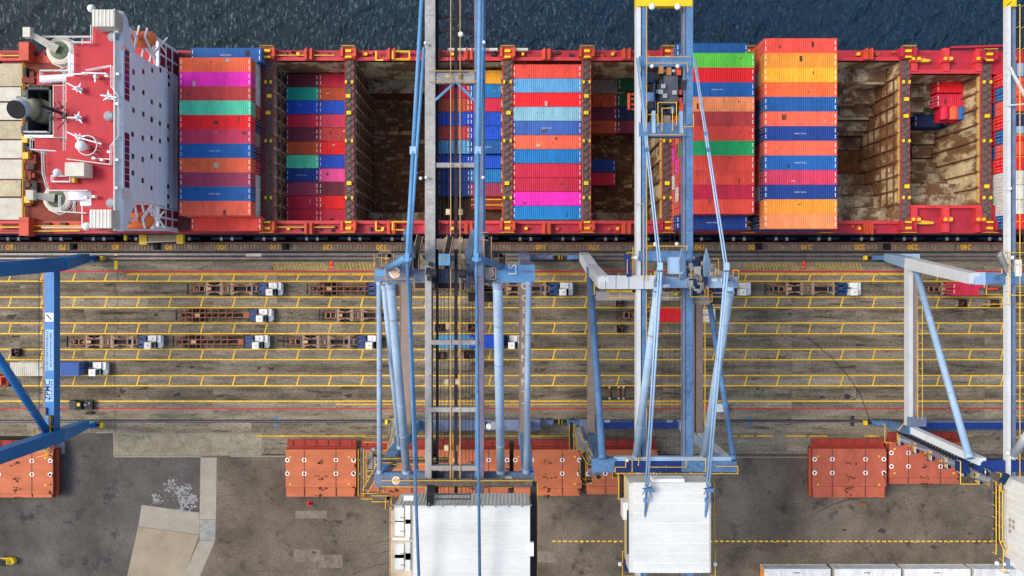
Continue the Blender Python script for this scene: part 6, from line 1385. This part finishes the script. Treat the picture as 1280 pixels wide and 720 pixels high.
    walk(t, [P(745, 370, zt - 3), P(850, 370, zt - 3)], 1.3, mt=M('grate_light', (150, 144, 146), .8, .3), rails=()); walk(t, [P(851, 376, zt - 2), P(888, 376, zt - 2)], 1.1, mt=M('grate_light', (150, 144, 146)), rails=()); walk(t, [P(889, 376, zt - 2), P(916, 376, zt - 2)], 1, rails=())
    for x_, w_ in ((785, 24), (765, 14), (795, 10)): MB().cbox(P(x_, 364, zt - 2), w_ / K / 1.3, .35, .5).build('cable_tray', m_yr if x_ != 795 else m_royal, t)
    MB().beam(P(786, 345, zt), P(783, 318, zt + 1), .7, .5).build('side_arm', m_royal, t); MB().cbox(P(793, 322, zt), .8, .4, .4).build('white_plate', m_offw, t)
    MB().cbox(P(897, 366, zt - 2), 1.3, .9, 1).build('control_box', m_royal, t); stairs(t, P(889, 330, zt), P(889, 345, zt + 2), .8, 7)
    MB().cbox(P(844, 367, zt - 2.2), .4, .4, 1.2).build('signal_post', M('hi_vis', (190, 230, 40), .6, .1), t)
    # landside railings
    z = zt + .1
    for pts in ([(768, 588), (768, 582), (781, 582), (781, 572), (789, 572), (789, 588)], [(797, 580), (797, 571), (808, 571), (808, 582), (856, 582), (856, 571), (880, 571), (880, 588)], [(768, 590), (920, 590), (920, 581), (893, 581)], [(772, 595), (772, 622), (780, 622), (780, 685), (777, 687), (777, 717), (790, 717)], [(891, 600), (891, 676)], [(892, 683), (892, 717), (886, 717)]): MB().rail([P(*p, z) for p in pts], 1, .06, 2, False).build('handrail', m_yr, t)
    # machinery house
    hz = 39.7; a = P(787, 716, hz); b_ = P(889, 604, hz)
    MB().box(a[0], b_[0], a[1], b_[1], zt, hz - .15).build('machinery_house', m_whited, t)
    i1, i2 = P(792, 0, hz)[0], P(887, 0, hz)[0]
    MB().box(a[0] - .05, i1, a[1], b_[1] - .4, hz - .35, hz - .1).build('house_roof', m_roofw, t); xc = (i1 + i2) / 2
    MB().add([(i1, a[1], hz), (xc, a[1], hz + .1), (i2, a[1], hz), (i1, b_[1] + .1, hz), (xc, b_[1] + .1, hz + .1), (i2, b_[1] + .1, hz), (i1, a[1], hz - .4), (i2, a[1], hz - .4), (i1, b_[1] + .1, hz - .4), (i2, b_[1] + .1, hz - .4)], [(0, 1, 4, 3), (1, 2, 5, 4), (3, 4, 5, 9, 8), (7, 2, 1, 0, 6), (0, 3, 8, 6), (2, 7, 9, 5)]).build('house_roof', m_roofw, t)
    k = MB()
    for i in range(1, 9): yy = b_[1] - i * (b_[1] - a[1]) / 9; k.beam((i1, yy, hz + .02), (xc, yy, hz + .12), .05, .04).beam((xc, yy, hz + .12), (i2, yy, hz + .02), .05, .04)
    k.box(P(816, 0, hz)[0], P(856, 0, hz)[0], b_[1] + .02, b_[1] + .5, hz - 2.2, hz - .2); k.build('roof_seam', m_offw, t)
    MB().cbox(P(784, 636, zt + 2), 1.5, 2.4, 2.6).build('air_unit', m_offw, t); MB().cbox(P(785, 706, zt + 1), .9, 1.5, 1).build('air_unit', m_royal, t)
    for px, py in ((775, 705), (894, 705)): MB().tube(P(px, py, zt + 1), P(px + (4 if px < 800 else -4), py, zt + 1), .18, 8).build('light_arm', m_royal, t); lamp(t, px, py, zt + 1.2, .3)
    MB().cbox(P(786, 665, hz - 1), .5, 6, .5).build('cable_tray', m_dark, t)
    # stair tower at the landside left leg, yellow cage platforms
    for i, (pa, pb, za, zb_) in enumerate([((716, 532), (724, 562), 5, 12), ((724, 562), (722, 535), 12, 18), ((722, 540), (733, 572), 18, 25), ((733, 572), (730, 552), 25, 30), ((733, 560), (745, 590), 28, 33)]): stairs(t, P(*pa, za), P(*pb, zb_), .9, 16, m_yr)
    for pts, z in (([(714, 528), (714, 562)], 8), ([(720, 545), (734, 545)], 15), ([(728, 575), (728, 600), (740, 600)], 26), ([(730, 566), (750, 598)], 30), ([(735, 582), (768, 582), (768, 596)], 33), ([(776, 592), (776, 622)], 34), ([(733, 562), (747, 562)], 22)): walk(t, [P(*p, z) for p in pts], .8, mt=m_dark)
    MB().beam(P(727, 534, 12), P(749, 592, 33), .5, .5).build('tower_post', m_c1g, t)
    MB().cbox(P(741, 586, 31), 1.2, 1.8, 1.6).build('lift_cabin', m_c1g, t)
    MB().beam(P(876, 545, 18), P(908, 574, zt - 1), 1.0, 1.0).build('brace', m_c2w, t)
crane_blue()

# ---------------------------------------------------- strong blue crane at the left edge
def crane_left():
    t = thing('harbour_crane', 'strong blue gantry crane legs at left edge with a lettered beam', 'crane', tuple(P(40, 424, 0)), 'ship to shore cranes')
    zt, zp = 42.0, 17.3; x = X(124.5); yw0, yl = Y(323), Y(527); yw1 = P(0, 342, zt)[1]
    xp = P(61.5, 0, zp)[0]
    zmid = Vector((xp, P(0, 330, zp)[1], zp))
    MB().beam((x - 1.2, yw0, 3), zmid + Vector((1.2, 0, -1)), 1.7, 1.5, 2.3, 2).build('leg', m_c3, t)
    legbox(t, zmid + Vector((1.1, 0, -.9)), (xp, yw1, zt), 2.2, m_c3, d=2.2, w2=1.6)
    ml = Vector((xp, P(0, 546, zp)[1], zp)); MB().beam((x - 1.2, yl, 3), ml + Vector((.8, 0, -1)), 1.5, 1.5, 2.2, 2).build('leg', m_c3, t); legbox(t, ml + Vector((.9, 0, -1)), (xp, yl, zt), 2.2, m_c3, d=2.0, w2=1.7)
    MB().box(xp - .75, xp + .8, ml[1], zmid[1], zp - 1.8, zp).build('portal_beam', m_c3, t)
    for yy, py in ((yw0, 323), (yl, 530)): bogies(t, 99, 124, py, m_c3, end=1)
    # walkway beside the beam
    wx0, wx1 = P(50.5, 0, zp)[0], P(58.5, 0, zp)[0]; yA = P(0, 335, zp)[1]; yB = P(0, 538, zp)[1]
    MB().box(wx0, wx1, yB, yA, zp - .7, zp - .6).build('walkway', M('walk_tan', (156, 128, 104), .8, .25, .6), t)
    MB().rail([(wx0, yA, zp - .6), (wx0, yB, zp - .6)], 1, .06, 2, False).build('handrail', m_navyp, t)
    MB().tube(((wx0 + wx1) / 2 + .35, yA, zp - .45), ((wx0 + wx1) / 2 + .35, yB, zp - .45), .1, 5).build('cable_tray', M('tray_orange', (206, 140, 84), .7, .2), t)
    MB().rail([(wx0 - 1, yA + .4, zp - 4), (wx0 - .7, yB + 1, zp - 4)], .9, .05, 4, False).build('handrail', m_yr, t)
    for py in (343, 362, 400, 420, 470, 505, 518): MB().cbox((wx1 - .2, P(0, py, zp)[1], zp - .4), .5, .5, .3).build('lamp_box', m_c1g, t)
    # lettered panels on the beam
    for y0, y1, mt in ((391, 402, m_offw), (412, 463, M('panel_pale_blue', (150, 188, 220), .6, .1, .8)), (474, 502, M('panel_pale_blue', (150, 188, 220)))):
        MB().box(xp - .66, xp + .7, P(0, y1, zp)[1], P(0, y0, zp)[1], zp + .0, zp + .012).build('letter_panel', mt, t)
    text('/', 1.6, (xp, P(0, 396.5, zp)[1], zp + .02), (0, 0, math.radians(60)), m_txt, t, bold=.05)
    text('ZPMC', 1.25, (xp - .25, P(0, 488, zp)[1], zp + .02), (0, 0, math.pi / 2), m_txt, t, bold=.03)
    k = MB()
    for cx_, y0, y1 in ((xp + .42, 476, 500), (xp - .3, 414, 461), (xp + .3, 416, 458)):
        py = y0
        while py < y1:
            hh = random.choice([1.0, 1.4, 2]); c = Vector((cx_, P(0, py + hh / 2, zp)[1], zp + .012)); k.box(c[0] - .15, c[0] + .15, c[1] - .06, c[1] + .06, zp + .01, zp + .02)
            if random.random() < .7: k.box(c[0] - .15, c[0] - .08, c[1] - .14, c[1] + .14, zp + .01, zp + .02)
            py += hh + .9
    k.build('lettering', m_txt, t, kind='stuff')
    # long diagonal tie, yellow railed platform at the lower joint
    tie(t, Vector((xp, ml[1] + .3, zp)), Vector((xp, yw1, zt)), .62, m_c3)
    z = zp + .1
    MB().rail([P(62, 520, z), P(67, 520, z), P(67, 546, z), P(64, 548, z), P(64, 575, z)], 1, .07, 1.6, False).rail([P(60, 546, z), P(60, 560, z), P(64, 566, z)], 1, .07, 1.6, False).build('handrail', m_yr, t)
    MB().box(P(61, 0, z)[0], P(66.5, 0, z)[0], P(0, 552, z)[1], P(0, 519, z)[1], z, z + .06).build('walkway', m_grated, t)
    for pts, zz in (([(48, 535), (48, 545), (58, 552)], 12), ([(40, 560), (62, 560)], 12)): walk(t, [P(*p, zz) for p in pts], .8, mt=m_brown)
    MB().cbox(P(55, 514, zp), 1, 1.2, .8).build('control_box', m_brown, t)
    MB().tube(P(46, 572, 10), P(66, 566, 10), .1, 5).build('cable_tray', m_yr, t)
crane_left()

# ---------------------------------------------------- pale crane at the right edge
def crane_right():
    t = thing('harbour_crane', 'pale grey and blue gantry crane at right edge with long zigzag stair tower', 'crane', tuple(P(1200, 424, 0)), 'ship to shore cranes')
    zt, zp, zb = 34.6, 17.0, 35.0; x = X(1086); yw0, yl = Y(322.5), Y(527); yw1 = P(0, 348, zt)[1]
    xp = P(1143, 0, zp)[0]; zmid = Vector((xp, P(0, 329, zp)[1], zp))
    MB().box(X(1110, 4), X(1150, 4), yw0 - .6, yw0 + .6, 2.4, 4).build('sill_beam', m_c2l, t)
    MB().beam((x + 2.4, yw0, 3.2), zmid + Vector((0, 0, -.8)), 1.5, 1.5, 1.8, 1.8).build('leg', m_c2l, t); legbox(t, zmid + Vector((-.3, 0, -.8)), (P(1218, 0, zt)[0], yw1, zt), 1.9, m_c2w, w2=1.6)
    for py in (322.5, 527): bogies(t, 1086, 1110, py, m_c2, end=-1)
    MB().box(P(1136, 0, zp)[0], P(1141.5, 0, zp)[0], P(0, 533, zp)[1], P(0, 330, zp)[1], zp - 1.6, zp).build('portal_beam', m_c2w, t); MB().box(P(1142, 0, zp)[0], P(1149, 0, zp)[0], P(0, 524, zp)[1], P(0, 334, zp)[1], zp - 1.4, zp - .4).build('portal_beam', m_brown, t)
    MB().rail([P(1149.5, 335, zp - .3), P(1149.5, 523, zp - .3)], .9, .05, 2, False).rail([P(1145, 400, zp - .3), P(1145, 523, zp - .3)], .6, .05, 2, False).build('handrail', m_yr, t)
    MB().cbox(P(1146, 527, zp), 3, 1.6, .4).build('corner_plate', m_c1g, t)
    ll = P(1142, 538, zp); MB().beam((x + 2.6, yl, 3.2), ll, 1.4, 1.4, 1.5, 1.5).build('leg', m_c2, t); lt = P(1228, 577, zt); MB().beam(ll, lt, 1.1, 1.1, 1.1, 1.1).build('leg', m_c2w, t)
    MB().box(X(1151, 4.5), X(1420, 4.5), P(0, 537, 4.5)[1], P(0, 528.5, 4.5)[1], 3, 4.5).build('sill_beam', m_royal, t); MB().box(X(1150, 4.3), X(1420, 4.3), P(0, 528.6, 4.3)[1], P(0, 526.5, 4.3)[1], 2.8, 4.2).build('sill_beam', m_c1g, t)
    tie(t, P(1143, 332, zp + .4), P(1212, 573, zt), .52, m_c2l)
    # upper beams and girder
    a = P(1218, 348, zt); MB().box(a[0], a[0] + 30, yw1 - .85, yw1 + .85, zt - 1.8, zt).build('upper_beam', m_c2, t); MB().box(a[0] + .0, a[0] + 1.6, yw1 - .9, yw1 + .9, zt - 1.8, zt + .04).build('upper_beam', m_c2l, t)
    b_ = P(1226, 583, zt); MB().box(b_[0], b_[0] + 30, b_[1] - .8, b_[1] + .8, zt - 1.8, zt).build('upper_beam', m_royal, t)
    g0, g1 = P(0, 8, zb)[1], P(0, 600, zb)[1]
    girder(t, 1261.5, zb, g0, g1, .5, 1.0, m_c2w); girder(t, 1267.5, zb - .5, g0, g1, .5, .8, m_c1g); girder(t, 1350, zb, g0, g1, 1.35, 2.0, m_c2w)
    for px, wd in ((1262, .6), (1267.5, .7)): xx = X(px, zb); MB().box(xx - wd / 2, xx + wd / 2, g0, g0 + 12, zb - 1, zb + .02).build('boom_girder', m_ybox, t)
    s_ = MB(); 
    for k in range(4): yy = g0 + .4 + k * .8; s_.beam((X(1258.5, zb), yy - .3, zb + .04), (X(1264, zb), yy + .3, zb + .04), .12, .03)
    s_.build('emblem_stripe', m_black, t)
    MB().rail([P(1270, 8, zb), P(1270, 600, zb)], .9, .06, 3, False).rail([P(1277, 8, zb), P(1277, 600, zb)], .9, .06, 3, False).build('handrail', m_yr, t)
    MB().box(X(1267, zb), X(1269, zb), g1, g0, zb - 1, zb - .8).build('walkway', m_c1g, t)
    cabletrack(t, [X(p, zb) for p in (1272, 1274.5, 1280, 1284)], zb - .9, g0, g1, m_dark, .035)
    MB().box(X(1270, zb - 1.5), X(1340, zb - 1.5), P(0, 92, zb)[1], P(0, 76, zb)[1], zb - 2.4, zb - 1.3).build('cross_tie', m_c2l, t); MB().box(X(1270, zb), X(1340, zb), P(0, 165, zb)[1], P(0, 156, zb)[1], zb - 2, zb - 1).build('cross_tie', m_c2l, t)
    MB().beam(P(1262, 84, zb + .3), P(1284, 125, zb + .3), .3, .3).build('brace', m_c2w, t)
    MB().beam(P(1259, 132, zb + .2), P(1280, 130, zb + .2), .2, .2).build('brace', m_c2w, t)
    tie(t, P(1266, 570, zt), P(1300, 520, 44), .55, m_c2w)
    lamp(t, 1262, 236, zb + .3); lamp(t, 1260, 566, zb + .5, .3); lamp(t, 1233, 590, zt, .3)
    # platforms south of the waterside beam and stairs
    for pts, z in (([(1228, 354), (1228, 368), (1252, 368), (1252, 380)], zt - 2), ([(1226, 380), (1280, 380)], zt - 2), ([(1258, 369), (1280, 369)], zt), ([(1256, 380), (1256, 316), (1276, 316)], zt), ([(1247, 316), (1247, 342)], zt)): MB().rail([P(*p, z) for p in pts], 1, .06, 1.6, False).build('handrail', m_yr, t)
    walk(t, [P(1224, 364, zt - 2.2), P(1256, 364, zt - 2.2)], 1.1, mt=m_grate, rails=()); walk(t, [P(1256, 372, zt - 2.2), P(1290, 372, zt - 2.2)], 1.6, mt=m_grate, rails=(1, -1))
    stairs(t, P(1260, 342, zt), P(1249, 317, zt + 4), .9, 10); MB().cbox(P(1262, 322, zt), .9, .5, .6).cbox(P(1272, 335, zt), .8, 2.4, .6).build('control_box', m_offw, t)
    MB().tube(P(1234, 361, zt - 1.5), P(1247, 361, zt - 1.5), .25, 6).build('cable_tray', m_orng, t)
    # long black-treaded stair along the landside leg, zigzag flights beside it
    aa = P(1124, 539.5, 9.5); bb = P(1238, 593, 36)
    o1 = MB(); n = 30
    for i in range(n):
        p = aa.lerp(bb, (i + .3) / n); o1.cbox(p, .36, .85, .3)
    st = MB().beam(aa + Vector((0, .4, 0)), bb + Vector((0, .4, 0)), .12, .3).beam(aa - Vector((0, .5, 0)), bb - Vector((0, .5, 0)), .12, .3); st.build('stringer', m_c1g, t); o1.build('rung', m_black, t)
    for i in range(6):
        z0 = 8 + i * 4.3; k = 1 / (1 - z0 / 150)
        px, py = 1120 + i * 19.5, 545 + i * 9.5
        MB().rail([P(px, py + 8, z0), P(px, py - 4, z0), P(px + 14, py + 2, z0), P(px + 14, py + 12, z0)], 1, .065, 1.4, True).build('handrail', m_yr, t)
        MB().rail([P(px + 1.5, py + 10, z0), P(px + 1.5, py - 2, z0)], 1, .05, 1.4, True).build('handrail', m_offw, t)
        stairs(t, P(px + 2, py + 3, z0), P(px + 19, py + 8, z0 + 4.2), .8, 9, m_c1g); MB().cbox(P(px + 5, py + 9, z0), 1.3, .8, .1).build('landing', m_navyp, t)
    for pts, z in (([(1103, 530), (1103, 552), (1112, 552)], 6), ([(1120, 536), (1128, 526), (1148, 526)], 14), ([(1196, 575), (1196, 603), (1220, 603)], 32), ([(1246, 590), (1246, 612), (1252, 612)], zt), ([(1240, 600), (1240, 690)], zt), ([(1248, 612), (1248, 672), (1254, 684), (1254, 712)], zt), ([(1244, 604), (1244, 672), (1249, 684), (1249, 712)], zt)): MB().rail([P(*p, z) for p in pts], 1, .07, 1.6, False).build('handrail', m_yr, t)
    MB().box(P(1243, 0, zt)[0], P(1249, 0, zt)[0], P(0, 680, zt)[1], P(0, 604, zt)[1], zt - .2, zt - .1).build('walkway', m_grated, t)
    MB().box(P(1203, 0, 31)[0], P(1213, 0, 31)[0], P(0, 592, 31)[1], P(0, 576, 31)[1], 29, 31).build('lift_cabin', m_royal, t)
    # machinery house
    hz = 40.5; bx = P(1254.5, 0, zt)[0]; yN_ = P(0, 595, zt)[1]; yS_ = P(0, 702, zt)[1]; a = (bx, yS_, hz)
    MB().box(bx, bx + 13, yS_, yN_, zt, hz).build('machinery_house', m_roofw, t); MB().box(bx - .1, bx + 13.1, yS_ - .1, yN_ + .1, hz, hz + .15).build('house_roof', m_roofw, t)
    for i in range(2):
        for j in range(3):
            if i == 1 and j == 2: continue
            k = (1262.5 + i * 4.4 - 640) / (bx * K); z_ = CAMZ * (1 - 1 / k); y_ = (355 - (650 + j * 7 + i * 2)) / k / K
            MB().box(bx - .02, bx + .05, y_ - .28, y_ + .28, z_ - .26, z_ + .26).build('logo_square', M('logo_grey', (140, 136, 130), .7, .1), t)
    k = MB()
    for i in range(12): yy = yS_ + (i + .5) * (yN_ - yS_) / 12; k.box(bx - .015, bx, yy - .02, yy + .02, zt + .1, hz - .1)
    k.build('roof_seam', m_offw, t)
    MB().beam(P(1252, 604, hz - 2), P(1259, 592, hz - 2), .9, .2).build('roof_ladder', m_navyp, t); MB().cbox(P(1260, 704, zt + 1), 1, 1.4, 1).build('control_box', m_c1g, t); lamp(t, 1246, 704, zt + 1, .3); lamp(t, 1256, 705, zt + 1, .25)
crane_right()
